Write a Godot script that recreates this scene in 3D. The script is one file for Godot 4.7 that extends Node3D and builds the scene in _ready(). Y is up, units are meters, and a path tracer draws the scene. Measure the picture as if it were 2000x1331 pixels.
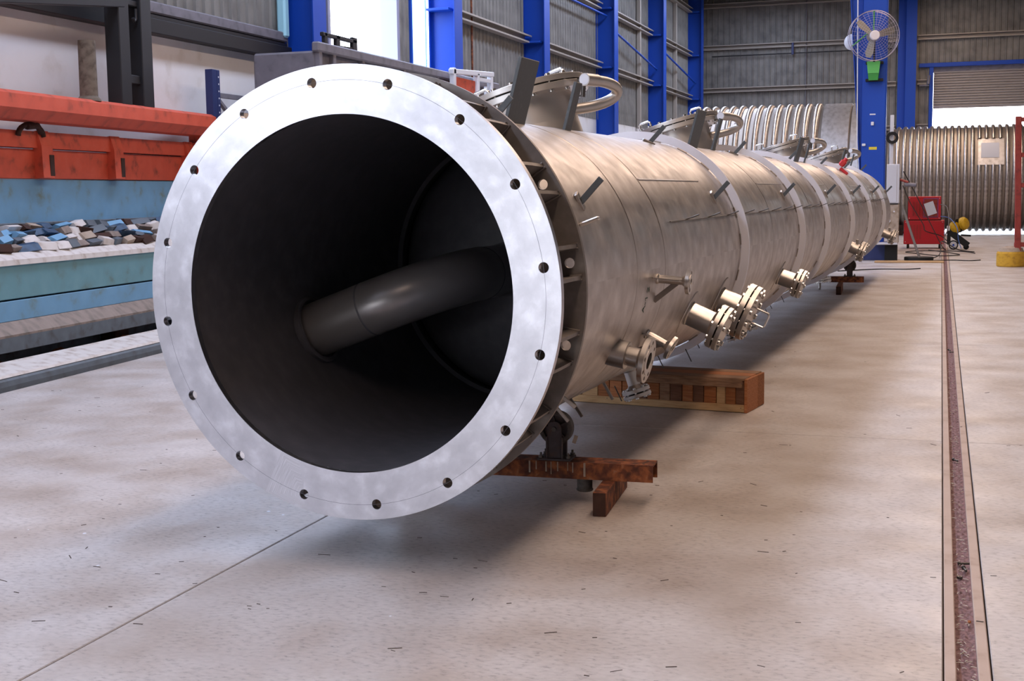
extends Node3D
# A long stainless process vessel lying on rollers in a fabrication hall, seen from its open skirt end.
# World: y up, metres; the hall runs along -z, the left wall stands at x = -10.3.

const WALL := -10.3
const BACK := -57.0
var M := {}
var used := {}
var V: Node3D      # the vessel's root: its axis runs along local -z
var rng := RandomNumberGenerator.new()


# ------------------------------------------------------------------ mesh building
class Geo:
	var v := PackedVector3Array()
	var n := PackedVector3Array()
	var t := PackedVector2Array()
	var idx := PackedInt32Array()

	func tri(a: Vector3, b: Vector3, c: Vector3, na: Vector3, nb: Vector3, nc: Vector3, ta := Vector2.ZERO, tb := Vector2.ZERO, tc := Vector2.ZERO) -> void:
		var f := (b - a).cross(c - a)
		if f.length_squared() < 1e-18:
			return
		var k := v.size()
		if f.dot(na + nb + nc) > 0.0:      # front faces run clockwise
			v.append_array([a, c, b]); n.append_array([na, nc, nb]); t.append_array([ta, tc, tb])
		else:
			v.append_array([a, b, c]); n.append_array([na, nb, nc]); t.append_array([ta, tb, tc])
		idx.append_array([k, k + 1, k + 2])

	func quad(a: Vector3, b: Vector3, c: Vector3, d: Vector3, nn: Vector3, ta := Vector2.ZERO, tb := Vector2(1, 0), tc := Vector2(1, 1), td := Vector2(0, 1)) -> void:
		tri(a, b, c, nn, nn, nn, ta, tb, tc)
		tri(a, c, d, nn, nn, nn, ta, tc, td)

	func quads(a: Vector3, b: Vector3, c: Vector3, d: Vector3, na: Vector3, nb: Vector3, nc: Vector3, nd: Vector3, ta := Vector2.ZERO, tb := Vector2.ZERO, tc := Vector2.ZERO, td := Vector2.ZERO) -> void:
		tri(a, b, c, na, nb, nc, ta, tb, tc)
		tri(a, c, d, na, nc, nd, ta, tc, td)

	# a box with chamfered edges, size s, centred on x's origin
	func box(x: Transform3D, s: Vector3, bev := 0.0) -> Geo:
		var h := s * 0.5
		var b: float = minf(bev, minf(h.x, minf(h.y, h.z)) * 0.6)
		for ax in 3:
			for sg in [-1.0, 1.0]:
				var nn := Vector3.ZERO
				nn[ax] = sg
				var u := (ax + 1) % 3
				var w := (ax + 2) % 3
				var ps := []
				for q in [[-1, -1], [1, -1], [1, 1], [-1, 1]]:
					var p := Vector3.ZERO
					p[ax] = sg * h[ax]
					p[u] = q[0] * (h[u] - b)
					p[w] = q[1] * (h[w] - b)
					ps.append(x * p)
				var su := s[u]
				var sw := s[w]
				quad(ps[0], ps[1], ps[2], ps[3], (x.basis * nn).normalized(), Vector2(0, 0), Vector2(su, 0), Vector2(su, sw), Vector2(0, sw))
		if b <= 0.0:
			return self
		for ax in 3:      # the chamfers along each axis
			var u := (ax + 1) % 3
			var w := (ax + 2) % 3
			for q in [[-1, -1], [1, -1], [1, 1], [-1, 1]]:
				var ps := []
				for e in [[-1, 0], [1, 0], [1, 1], [-1, 1]]:
					var p := Vector3.ZERO
					p[ax] = e[0] * (h[ax] - b)
					p[u] = q[0] * (h[u] - (b if e[1] == 0 else 0.0))
					p[w] = q[1] * (h[w] - (0.0 if e[1] == 0 else b))
					ps.append(x * p)
				var nn := Vector3.ZERO
				nn[u] = q[0]
				nn[w] = q[1]
				quad(ps[0], ps[1], ps[2], ps[3], (x.basis * nn).normalized())
		for sx in [-1, 1]:
			for sy in [-1, 1]:
				for sz in [-1, 1]:
					var sv := Vector3(sx, sy, sz)
					var c := sv * h
					var nn: Vector3 = (x.basis * sv).normalized()
					tri(x * (c - Vector3(0, sy, sz) * b), x * (c - Vector3(sx, 0, sz) * b), x * (c - Vector3(sx, sy, 0) * b), nn, nn, nn)
		return self

	func bx(c: Vector3, s: Vector3, bev := 0.0) -> Geo:
		return box(Transform3D(Basis(), c), s, bev)

	# a bar of section w x h from a to b; up hints at the direction of h
	func bar(a: Vector3, b: Vector3, w: float, h: float, up := Vector3.UP, bev := 0.0) -> Geo:
		var y := (b - a).normalized()
		var z := (up - y * up.dot(y)).normalized()
		return box(Transform3D(Basis(y.cross(z), y, z), (a + b) * 0.5), Vector3(w, a.distance_to(b), h), bev)

	# turned about x's y axis; the profile is (radius, height) with sharp corners unless smooth
	func lathe(x: Transform3D, prof: PackedVector2Array, seg := 48, smooth := false, a0 := 0.0, a1 := TAU) -> Geo:
		var m := prof.size()
		var pn := []      # normals of the segments
		for i in m - 1:
			var d := prof[i + 1] - prof[i]
			pn.append(Vector2(d.y, -d.x).normalized())
		var len := 0.0
		for i in m - 1:
			var p := prof[i]
			var q := prof[i + 1]
			var dl := p.distance_to(q)
			var n0: Vector2 = pn[i]
			var n1: Vector2 = pn[i]
			if smooth:
				if i > 0: n0 = (pn[i - 1] + pn[i]).normalized()
				if i < m - 2: n1 = (pn[i] + pn[i + 1]).normalized()
			var rr := maxf(maxf(p.x, q.x), 0.001)
			for k in seg:
				var f0 := a0 + (a1 - a0) * k / seg
				var f1 := a0 + (a1 - a0) * (k + 1) / seg
				var c0 := Vector3(cos(f0), 0, sin(f0))
				var c1 := Vector3(cos(f1), 0, sin(f1))
				var up := Vector3.UP
				quads(x * (c0 * p.x + up * p.y), x * (c1 * p.x + up * p.y), x * (c1 * q.x + up * q.y), x * (c0 * q.x + up * q.y),
					(x.basis * (c0 * n0.x + up * n0.y)).normalized(), (x.basis * (c1 * n0.x + up * n0.y)).normalized(), (x.basis * (c1 * n1.x + up * n1.y)).normalized(), (x.basis * (c0 * n1.x + up * n1.y)).normalized(),
					Vector2(f0 * rr, len), Vector2(f1 * rr, len), Vector2(f1 * rr, len + dl), Vector2(f0 * rr, len + dl))
			len += dl
		return self

	func cyl(a: Vector3, b: Vector3, r: float, seg := 24, bev := 0.0) -> Geo:
		var L := a.distance_to(b)
		if bev > 0.0:
			return lathe(Geo.along(a, b - a), PackedVector2Array([Vector2(0, 0), Vector2(r - bev, 0), Vector2(r, bev), Vector2(r, L - bev), Vector2(r - bev, L), Vector2(0, L)]), seg)
		return lathe(Geo.along(a, b - a), PackedVector2Array([Vector2(0, 0), Vector2(r, 0), Vector2(r, L), Vector2(0, L)]), seg)

	static func along(p: Vector3, d: Vector3) -> Transform3D:
		var y := d.normalized()
		var hint := Vector3(0, 0, 1) if absf(y.z) < 0.9 else Vector3(1, 0, 0)
		var x := y.cross(hint).normalized()
		return Transform3D(Basis(x, y, x.cross(y)), p)

	# a round bar swept along a path
	func tube(path: Array, r: float, sides := 10, caps := true, closed := false) -> Geo:
		var m := path.size()
		var rings := []
		var side := Vector3.ZERO
		for i in m:
			var d: Vector3
			if closed: d = path[(i + 1) % m] - path[(i + m - 1) % m]
			else: d = path[mini(i + 1, m - 1)] - path[maxi(i - 1, 0)]
			d = d.normalized()
			if side == Vector3.ZERO:
				side = d.cross(Vector3.UP if absf(d.y) < 0.9 else Vector3.RIGHT).normalized()
			side = (side - d * side.dot(d)).normalized()
			rings.append([path[i], side, d.cross(side)])
		var run := 0.0
		for i in (m if closed else m - 1):
			var A = rings[i]
			var B = rings[(i + 1) % m]
			var dl: float = A[0].distance_to(B[0])
			for k in sides:
				var f0 := TAU * k / sides
				var f1 := TAU * (k + 1) / sides
				var a0: Vector3 = A[1] * cos(f0) + A[2] * sin(f0)
				var a1: Vector3 = A[1] * cos(f1) + A[2] * sin(f1)
				var b0: Vector3 = B[1] * cos(f0) + B[2] * sin(f0)
				var b1: Vector3 = B[1] * cos(f1) + B[2] * sin(f1)
				quads(A[0] + a0 * r, A[0] + a1 * r, B[0] + b1 * r, B[0] + b0 * r, a0, a1, b1, b0, Vector2(f0 * r, run), Vector2(f1 * r, run), Vector2(f1 * r, run + dl), Vector2(f0 * r, run + dl))
			run += dl
		if caps and not closed:
			for e in [0, m - 1]:
				var A = rings[e]
				var nn: Vector3 = A[1].cross(A[2]) * (-1.0 if e == 0 else 1.0)
				if nn.dot(path[1] - path[0] if e == 0 else path[m - 2] - path[m - 1]) > 0.0: nn = -nn
				for k in sides:
					var f0 := TAU * k / sides
					var f1 := TAU * (k + 1) / sides
					tri(A[0], A[0] + (A[1] * cos(f0) + A[2] * sin(f0)) * r, A[0] + (A[1] * cos(f1) + A[2] * sin(f1)) * r, nn, nn, nn)
		return self

	# a flat outline in x's xy plane, drawn out along z from 0 to depth
	func prism(x: Transform3D, poly: PackedVector2Array, depth: float) -> Geo:
		var ids := Geometry2D.triangulate_polygon(poly)
		var zf: Vector3 = x.basis.z.normalized()
		for k in range(0, ids.size(), 3):
			var q := [poly[ids[k]], poly[ids[k + 1]], poly[ids[k + 2]]]
			tri(x * Vector3(q[0].x, q[0].y, 0), x * Vector3(q[1].x, q[1].y, 0), x * Vector3(q[2].x, q[2].y, 0), -zf, -zf, -zf, q[0], q[1], q[2])
			tri(x * Vector3(q[0].x, q[0].y, depth), x * Vector3(q[1].x, q[1].y, depth), x * Vector3(q[2].x, q[2].y, depth), zf, zf, zf, q[0], q[1], q[2])
		var sgn := -1.0 if Geometry2D.is_polygon_clockwise(poly) else 1.0
		for i in poly.size():
			var p := poly[i]
			var q := poly[(i + 1) % poly.size()]
			var d := (q - p).normalized()
			var nn: Vector3 = (x.basis * (Vector3(d.y, -d.x, 0) * sgn)).normalized()
			quad(x * Vector3(p.x, p.y, 0), x * Vector3(q.x, q.y, 0), x * Vector3(q.x, q.y, depth), x * Vector3(p.x, p.y, depth), nn, Vector2(0, 0), Vector2(p.distance_to(q), 0), Vector2(p.distance_to(q), depth), Vector2(0, depth))
		return self

	# an annular plate about x's y axis from height 0 to th, with nh round holes
	func ring_plate(x: Transform3D, rin: float, rout: float, th: float, nh: int, rb: float, rh: float, phase: float, per := 12) -> Geo:
		var half := PI / nh
		var N := per * 4
		for s in nh:
			var mid := phase + TAU * s / nh
			var hc := Vector2(cos(mid), sin(mid)) * rb
			var outer := []
			var inner := []
			for k in N:
				var side := k / per
				var f := float(k % per) / per * 2.0 - 1.0
				var pr := Vector2.ZERO
				match side:
					0: pr = Vector2(1, f)
					1: pr = Vector2(-f, 1)
					2: pr = Vector2(-1, -f)
					3: pr = Vector2(f, -1)
				var rr := rin + (rout - rin) * (pr.x * 0.5 + 0.5)
				var ff := mid + half * pr.y
				outer.append(Vector2(cos(ff), sin(ff)) * rr)
				var g := atan2(pr.y, pr.x) + mid
				inner.append(hc + Vector2(cos(g), sin(g)) * rh)
			for k in N:
				var k2 := (k + 1) % N
				var a: Vector2 = outer[k]
				var b: Vector2 = outer[k2]
				var c: Vector2 = inner[k2]
				var d: Vector2 = inner[k]
				for hgt in [0.0, th]:
					var nn: Vector3 = x.basis.y.normalized() * (-1.0 if hgt == 0.0 else 1.0)
					quad(x * Vector3(a.x, hgt, a.y), x * Vector3(b.x, hgt, b.y), x * Vector3(c.x, hgt, c.y), x * Vector3(d.x, hgt, d.y), nn, Geo.pol(a), Geo.pol(b), Geo.pol(c), Geo.pol(d))
				var nd := Vector3(hc.x - d.x, 0, hc.y - d.y).normalized()
				var nc := Vector3(hc.x - c.x, 0, hc.y - c.y).normalized()
				quads(x * Vector3(d.x, 0, d.y), x * Vector3(c.x, 0, c.y), x * Vector3(c.x, th, c.y), x * Vector3(d.x, th, d.y), x.basis * nd, x.basis * nc, x.basis * nc, x.basis * nd)
		var sg := nh * per
		lathe(x, PackedVector2Array([Vector2(rout, 0), Vector2(rout, th)]), sg)
		if rin > 0.0:
			lathe(x, PackedVector2Array([Vector2(rin, th), Vector2(rin, 0)]), sg)
		return self

	static func pol(p: Vector2) -> Vector2:
		return Vector2(fposmod(atan2(p.y, p.x) + 1.9, TAU), p.length())

	func mesh() -> ArrayMesh:
		var arr := []
		arr.resize(Mesh.ARRAY_MAX)
		arr[Mesh.ARRAY_VERTEX] = v
		arr[Mesh.ARRAY_NORMAL] = n
		arr[Mesh.ARRAY_TEX_UV] = t
		arr[Mesh.ARRAY_INDEX] = idx
		var am := ArrayMesh.new()
		am.add_surface_from_arrays(Mesh.PRIMITIVE_TRIANGLES, arr)
		return am


# ------------------------------------------------------------------ nodes
func numbered(called: String) -> String:
	var k: int = used.get(called, 0)
	used[called] = k + 1
	return called if k == 0 else "%s_%03d" % [called, k]


func tag(o: Node3D, label: String, category: String, group := "") -> Node3D:
	o.set_meta("label", label)
	o.set_meta("category", category)
	if group: o.set_meta("group", group)
	return o


func thing(called: String, label: String, category: String, at := Vector3.ZERO, turn := 0.0, group := "") -> Node3D:
	var o := Node3D.new()
	o.name = numbered(called)
	add_child(o)
	o.position = at
	o.rotation.y = turn
	return tag(o, label, category, group)


func part(called: String, m, mat: Material, par: Node, x := Transform3D()) -> MeshInstance3D:
	var o := MeshInstance3D.new()
	o.mesh = m.mesh() if m is Geo else m
	o.material_override = mat
	o.name = called
	o.transform = x
	par.add_child(o, true)
	return o


func solo(called: String, g, mat: Material, label: String, category: String, group := "", x := Transform3D()) -> MeshInstance3D:
	var o := MeshInstance3D.new()
	o.mesh = g.mesh() if g is Geo else g
	o.material_override = mat
	o.name = numbered(called)
	o.transform = x
	add_child(o)
	tag(o, label, category, group)
	return o


func struct(called: String, g = null, mat: Material = null) -> Node3D:
	var o: Node3D
	if g == null:
		o = Node3D.new()
	else:
		o = MeshInstance3D.new()
		o.mesh = g.mesh() if g is Geo else g
		o.material_override = mat
	o.name = numbered(called)
	o.set_meta("kind", "structure")
	add_child(o)
	return o


# ------------------------------------------------------------------ materials
func ramp(stops: Array) -> Gradient:
	var g := Gradient.new()
	var of := PackedFloat32Array()
	var co := PackedColorArray()
	for s in stops:
		of.append(s[0])
		co.append(s[1])
	g.offsets = of
	g.colors = co
	return g


func noise(freq: float, seed_: int, oct := 4, kind := FastNoiseLite.TYPE_SIMPLEX_SMOOTH, warp := 0.0) -> FastNoiseLite:
	var f := FastNoiseLite.new()
	f.noise_type = kind
	f.frequency = freq
	f.seed = seed_
	f.fractal_octaves = oct
	if warp > 0.0:
		f.domain_warp_enabled = true
		f.domain_warp_amplitude = warp
		f.domain_warp_frequency = freq * 2.0
	return f


func ntex(f: FastNoiseLite, stops: Array, w := 512, h := 512, bump := false) -> NoiseTexture2D:
	var t := NoiseTexture2D.new()
	t.width = w
	t.height = h
	t.seamless = true
	t.seamless_blend_skirt = 0.2
	t.normalize = true
	t.noise = f
	if bump:
		t.as_normal_map = true
		t.bump_strength = 2.0
	else:
		t.color_ramp = ramp(stops)
	return t


func g1(x: float) -> Color:
	return Color(x, x, x)


func mat(c: Color, rough := 0.6, metal := 0.0) -> StandardMaterial3D:
	var m := StandardMaterial3D.new()
	m.albedo_color = c
	m.roughness = rough
	m.metallic = metal
	return m


func tri(m: StandardMaterial3D, scale: float, world := false) -> StandardMaterial3D:
	m.uv1_triplanar = true
	m.uv1_world_triplanar = world
	m.uv1_scale = Vector3.ONE * scale
	return m


func worn(c: Color, dirt: Color, rough: float, metal := 0.0, scale := 0.8, amount := 0.5, seed_ := 3, hard := 0.0) -> StandardMaterial3D:
	# paint with patches of dirt or rust of their own outline
	var m := mat(Color.WHITE, rough, metal)
	m.albedo_texture = ntex(noise(0.012, seed_, 6, FastNoiseLite.TYPE_SIMPLEX, 18.0), [[0.0, c.lightened(0.05)], [amount * 0.6, c], [amount, c.lerp(dirt, 0.08)], [minf(amount + 0.14, 0.97), c.lerp(dirt, 0.28 + hard)], [1.0, c.lerp(dirt, 0.75)]])
	return tri(m, scale)


func hx(s: String) -> Color:
	return Color(s)


func make_materials() -> void:
	# stainless steels
	var brushed := ntex(noise(0.03, 11, 5), [[0.0, g1(0.88)], [0.5, g1(0.94)], [1.0, g1(1.0)]], 512, 512)
	var m := mat(Color.WHITE, 0.35, 1.0)                        # machined flange face: smears and handling marks
	m.albedo_texture = ntex(noise(0.012, 21, 6, FastNoiseLite.TYPE_SIMPLEX_SMOOTH, 25.0), [[0.0, hx("b4b2b6")], [0.5, hx("c0bec2")], [0.72, hx("c9c7cb")], [1.0, hx("d6d5d9")]], 1024, 512)
	m.roughness_texture = brushed
	m.uv1_scale = Vector3(0.5, 1.3, 1)
	M.flange = m
	m = mat(Color.WHITE, 0.6, 1.0)                               # rolled shell plate with grinding patches
	m.albedo_texture = ntex(noise(0.014, 31, 5, FastNoiseLite.TYPE_SIMPLEX_SMOOTH, 20.0), [[0.0, hx("b0a9a4")], [0.45, hx("c2bbb6")], [0.7, hx("cbc5c0")], [1.0, hx("d6d0cc")]], 512, 1024)
	m.roughness_texture = ntex(noise(0.02, 33, 5, FastNoiseLite.TYPE_SIMPLEX_SMOOTH, 30.0), [[0.0, g1(0.55)], [0.5, g1(0.75)], [1.0, g1(1.0)]], 512, 512)
	m.uv1_scale = Vector3(0.55, 0.35, 1)
	M.shell = m
	m = mat(hx("bdb6af"), 0.34, 1.0)
	m.roughness_texture = brushed
	M.polish = tri(m, 1.0)
	m = mat(hx("c9c3bd"), 0.44, 1.0)
	m.roughness_texture = brushed
	M.satin = tri(m, 1.0)
	M.ring = mat(hx("e2e2ea"), 0.45, 0.35)
	m = mat(hx("b9b3ae"), 0.5, 1.0)
	m.albedo_texture = ntex(noise(0.03, 41, 4), [[0.0, hx("b3aeaa")], [0.6, hx("c0bbb8")], [1.0, hx("cfcbc8")]])
	m.metallic = 0.75
	M.plate = tri(m, 0.8)
	M.weld = mat(hx("a89f97"), 0.35, 1.0)
	M.bolt = mat(hx("d6d3cf"), 0.25, 1.0)
	M.bolt_dark = mat(hx("5a5550"), 0.4, 0.8)
	M.gasket = mat(hx("141414"), 0.8)
	M.scribe = mat(hx("55555c"), 0.6)
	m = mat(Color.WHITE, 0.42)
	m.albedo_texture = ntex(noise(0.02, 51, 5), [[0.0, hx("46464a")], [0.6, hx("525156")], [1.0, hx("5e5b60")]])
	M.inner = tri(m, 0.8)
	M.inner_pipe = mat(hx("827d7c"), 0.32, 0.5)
	M.cleat = worn(hx("4c5154"), hx("6b6f70"), 0.5, 0.0, 2.0, 0.7, 61)
	M.ink = mat(hx("2c4a3c"), 0.8)
	# floor
	m = mat(Color.WHITE, 0.62)
	m.albedo_texture = ntex(noise(0.006, 71, 6, FastNoiseLite.TYPE_SIMPLEX_SMOOTH, 40.0), [[0.0, hx("a3968c")], [0.35, hx("b4aaa3")], [0.6, hx("bdb6b2")], [1.0, hx("cac5c3")]], 1024, 1024)
	m.detail_enabled = true
	m.detail_blend_mode = BaseMaterial3D.BLEND_MODE_MUL
	m.detail_uv_layer = BaseMaterial3D.DETAIL_UV_2
	m.uv2_triplanar = true
	m.uv2_world_triplanar = true
	m.uv2_scale = Vector3(0.45, 0.45, 0.8)
	m.detail_albedo = ntex(noise(0.035, 72, 6, FastNoiseLite.TYPE_SIMPLEX, 20.0), [[0.0, g1(0.55)], [0.1, g1(0.82)], [0.3, g1(0.95)], [0.8, g1(1.0)], [0.93, g1(1.0)], [1.0, g1(1.0)]], 1024, 1024)
	m.roughness_texture = ntex(noise(0.02, 73, 5), [[0.0, g1(0.55)], [0.5, g1(0.8)], [1.0, g1(1.0)]], 512, 512)
	M.floor = tri(m, 0.16, true)
	M.apron = worn(hx("b9a496"), hx("97816f"), 0.75, 0.0, 0.5, 0.6, 75)
	M.grit = worn(hx("8a6c6c"), hx("4a3638"), 0.95, 0.0, 5.0, 0.5, 76, 0.2)
	M.joint = mat(hx("4a3f38"), 0.95)
	M.chip = mat(hx("c9bfae"), 0.8)
	M.yard = tri(mat(hx("b8b0a6"), 0.9), 0.2, true)
	# hall
	m = mat(Color.WHITE, 0.55, 0.0)
	m.albedo_texture = ntex(noise(0.01, 81, 5, FastNoiseLite.TYPE_SIMPLEX_SMOOTH, 20.0), [[0.0, hx("5f5c59")], [0.4, hx("77746f")], [1.0, hx("88857f")]])
	M.clad = tri(m, 0.3, true)
	M.plinth = worn(hx("d9d7d6"), hx("c2bcb5"), 0.9, 0.0, 0.2, 0.6, 83)
	M.girt = mat(hx("a39a90"), 0.55, 0.2)
	M.dark_steel = mat(hx("201f22"), 0.5, 0.2)
	M.blue = mat(hx("1244a8"), 0.45)
	M.blue_bright = M.blue
	M.blue.metallic_specular = 0.4
	M.lavender = mat(hx("8f90a6"), 0.5)
	M.leaf = mat(hx("a8dcea"), 0.6)
	M.roof = tri(mat(hx("9b978f"), 0.7), 0.3, true)
	M.shutter = mat(hx("9b928c"), 0.5, 0.2)
	# left machine
	M.red_paint = worn(hx("cc5238"), hx("5b2a1c"), 0.6, 0.0, 0.5, 0.66, 91)
	M.blue_paint = worn(hx("6a9cc0"), hx("6a7058"), 0.6, 0.0, 0.35, 0.74, 92)
	M.teal_paint = worn(hx("64939f"), hx("5a6455"), 0.6, 0.0, 0.35, 0.7, 93)
	M.white_edge = worn(hx("cfcac6"), hx("8d7a6c"), 0.6, 0.0, 0.8, 0.6, 94)
	M.grey_wood = worn(hx("8b7d74"), hx("4d4741"), 0.8, 0.0, 0.8, 0.5, 95)
	M.grey_steel = worn(hx("57616a"), hx("3c3b3a"), 0.6, 0.1, 0.6, 0.6, 96)
	M.rust_dark = worn(hx("3a1f14"), hx("14100e"), 0.9, 0.0, 0.8, 0.5, 97)
	M.brown_pipe = worn(hx("6d6052"), hx("352a20"), 0.8, 0.0, 1.2, 0.5, 98)
	M.navy = mat(hx("1d2a5c"), 0.5)
	M.mid_grey = worn(hx("77737a"), hx("57555a"), 0.6, 0.2, 0.5, 0.6, 99)
	M.white_paint = mat(hx("d9dbe2"), 0.5)
	# timber
	var wood := func(a: String, b: String, s: int) -> StandardMaterial3D:
		var w := mat(Color.WHITE, 0.8)
		w.albedo_texture = ntex(noise(0.02, s, 4), [[0.0, hx(b)], [0.5, hx(a)], [1.0, hx(a).lightened(0.12)]], 256, 256)
		w.uv1_triplanar = true
		w.uv1_scale = Vector3(1.0, 9.0, 9.0)
		return w
	M.wood_a = wood.call("a8683c", "8a5230", 101)
	M.wood_b = wood.call("94582c", "73411f", 102)
	M.wood_c = wood.call("b89468", "9d7a50", 103)
	M.wood_d = wood.call("6b4630", "51331f", 104)
	M.wood_e = wood.call("8f6c50", "6d4f3a", 105)
	# rusty stands
	m = mat(Color.WHITE, 0.85, 0.0)
	m.albedo_texture = ntex(noise(0.016, 111, 6, FastNoiseLite.TYPE_SIMPLEX, 30.0), [[0.0, hx("3c2016")], [0.35, hx("5f3220")], [0.6, hx("7d4527")], [0.8, hx("94562f")], [1.0, hx("8a6f66")]])
	M.rust = tri(m, 1.3)
	M.caster = worn(hx("4b4446"), hx("5d4236"), 0.6, 0.35, 2.0, 0.6, 112)
	M.tyre = worn(hx("55504e"), hx("352d2a"), 0.7, 0.2, 3.0, 0.5, 113)
	M.black = mat(hx("0d0d0e"), 0.7)
	# far things
	m = mat(Color.WHITE, 0.36, 1.0)
	m.albedo_texture = ntex(noise(0.03, 121, 5), [[0.0, hx("8f857d")], [0.5, hx("bfb6ae")], [1.0, hx("d4cdc6")]])
	M.coil = tri(m, 0.5)
	m = mat(Color.WHITE, 0.42, 1.0)
	m.albedo_texture = ntex(noise(0.03, 122, 5), [[0.0, hx("a09a96")], [0.5, hx("c6c2c0")], [1.0, hx("d8d5d4")]])
	M.coil_plain = tri(m, 0.4)
	M.coil_gap = tri(mat(hx("8d847b"), 0.45, 0.9), 0.5)
	M.welder_red = mat(hx("c01828"), 0.4)
	M.purple = mat(hx("7a3f86"), 0.5)
	M.paper = mat(hx("d7e0f2"), 0.8)
	M.cabinet = mat(hx("c3c4ca"), 0.5)
	M.yellow = worn(hx("c9a012"), hx("7a5c10"), 0.55, 0.0, 1.5, 0.62, 131)
	M.yellow_block = worn(hx("c79a2c"), hx("8a6420"), 0.8, 0.0, 1.2, 0.55, 132)
	M.red_post = worn(hx("8d2f26"), hx("5c1d18"), 0.55, 0.0, 1.0, 0.6, 133)
	M.green = mat(hx("58b455"), 0.4)
	M.green_dark = mat(hx("2b8a2e"), 0.4)
	M.fan_grey = mat(hx("8c8678"), 0.45, 0.3)
	M.wire = mat(hx("b0a9b6"), 0.4, 0.6)
	M.fan_white = mat(hx("ded9dc"), 0.5)
	M.cable = mat(hx("1b1b1d"), 0.6)
	M.cable_blue = mat(hx("5577b8"), 0.6)
	M.grey_pole = mat(hx("77716c"), 0.5, 0.3)
	M.concrete = worn(hx("a8998a"), hx("7c6a58"), 0.95, 0.0, 1.0, 0.5, 134)
	M.sticker = mat(hx("d6c437"), 0.6)
	M.red_small = mat(hx("c2262a"), 0.45)


# ------------------------------------------------------------------ the scene
func _ready() -> void:
	rng.seed = 7
	# camera
	var cam := Camera3D.new()
	cam.name = "camera"
	cam.position = Vector3(0, 1.8, 0)
	cam.rotation = Vector3(-0.1144850, 0.3218772, -0.0131198)
	cam.fov = 29.704
	cam.near = 0.1
	cam.far = 400.0
	add_child(cam)
	# sky and exposure
	var we := WorldEnvironment.new()
	we.name = "environment"
	var e := Environment.new()
	e.background_mode = Environment.BG_SKY
	e.sky = Sky.new()
	var sm := ProceduralSkyMaterial.new()
	sm.sky_top_color = Color(0.80, 0.87, 1.0)
	sm.sky_horizon_color = Color(1.0, 1.0, 1.0)
	sm.ground_horizon_color = Color(0.8, 0.79, 0.77)
	sm.ground_bottom_color = Color(0.6, 0.59, 0.57)
	sm.sky_energy_multiplier = 4.0
	sm.ground_energy_multiplier = 1.8
	e.sky.sky_material = sm
	e.tonemap_mode = Environment.TONE_MAPPER_LINEAR
	e.tonemap_exposure = 0.42
	e.sdfgi_enabled = true
	e.ssao_enabled = true
	e.ssil_enabled = true
	we.environment = e
	add_child(we)
	make_materials()
	# two rows of long roof lights, the cooler one over the left aisle, the warmer one over the track
	for k in 7:
		roof_light(Vector3(-6.9, 9.55, 3.0 - 8.8 * k), Color(0.83, 0.88, 1.0), 13.0, "cool white roof light over the left aisle, above the red machine side", "cool roof lights")
		roof_light(Vector3(0.35, 9.55, 3.0 - 8.8 * k), Color(1.0, 0.875, 0.78), 8.0, "warm white roof light over the floor track", "warm roof lights")
	build_hall()
	build_floor()
	build_vessel()
	build_stands()
	build_crate()
	build_machine()
	build_left_things()
	build_far_things()
	build_litter()


func roof_light(at: Vector3, c: Color, power: float, label: String, group: String) -> void:
	var t := thing("ceiling_light", label, "ceiling light", at, 0.0, group)
	part("housing", Geo.new().bx(Vector3(0, 0.07, 0), Vector3(1.2, 0.1, 8.5), 0.02), M.white_paint, t)
	var glow := mat(Color.WHITE, 0.5)
	glow.emission_enabled = true
	glow.emission = c
	glow.emission_energy_multiplier = 1.5
	part("diffuser", Geo.new().bx(Vector3(0, 0.005, 0), Vector3(1.1, 0.02, 8.4)), glow, t)
	var l := AreaLight3D.new()
	l.name = "lamp"
	l.area_size = Vector2(1.1, 8.4)
	l.area_normalize_energy = false
	l.light_energy = power
	l.light_color = c
	l.area_range = 80.0
	l.area_attenuation = 2.0
	l.shadow_enabled = true
	l.rotation.x = -PI / 2
	l.position = Vector3(0, -0.02, 0)
	t.add_child(l)


# ------------------------------------------------------------------ hall
var sheet_cache := {}

func sheet(w: float, h: float) -> ArrayMesh:
	var key := "%.3f %.3f" % [w, h]
	if not sheet_cache.has(key):
		var nr := maxi(1, roundi(w / 0.25))
		var p := w / nr
		var poly := PackedVector2Array([Vector2(0, -0.05)])
		for i in nr:
			var x := i * p
			poly.append_array([Vector2(x, 0), Vector2(x + p - 0.075, 0), Vector2(x + p - 0.055, 0.035), Vector2(x + p - 0.02, 0.035)])
		poly.append_array([Vector2(w, 0), Vector2(w, -0.05)])
		sheet_cache[key] = Geo.new().prism(Transform3D(), poly, h).mesh()
	return sheet_cache[key]


func clad_run(par: Node3D, a: Vector3, along: Vector3, nrm: Vector3, length: float, h: float) -> void:
	var k := maxi(1, roundi(length))
	var w := length / k
	for i in k:
		part("cladding_sheet", sheet(w, h), M.clad, par, Transform3D(Basis(along, nrm, Vector3.UP), a + along * (w * i)))


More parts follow.
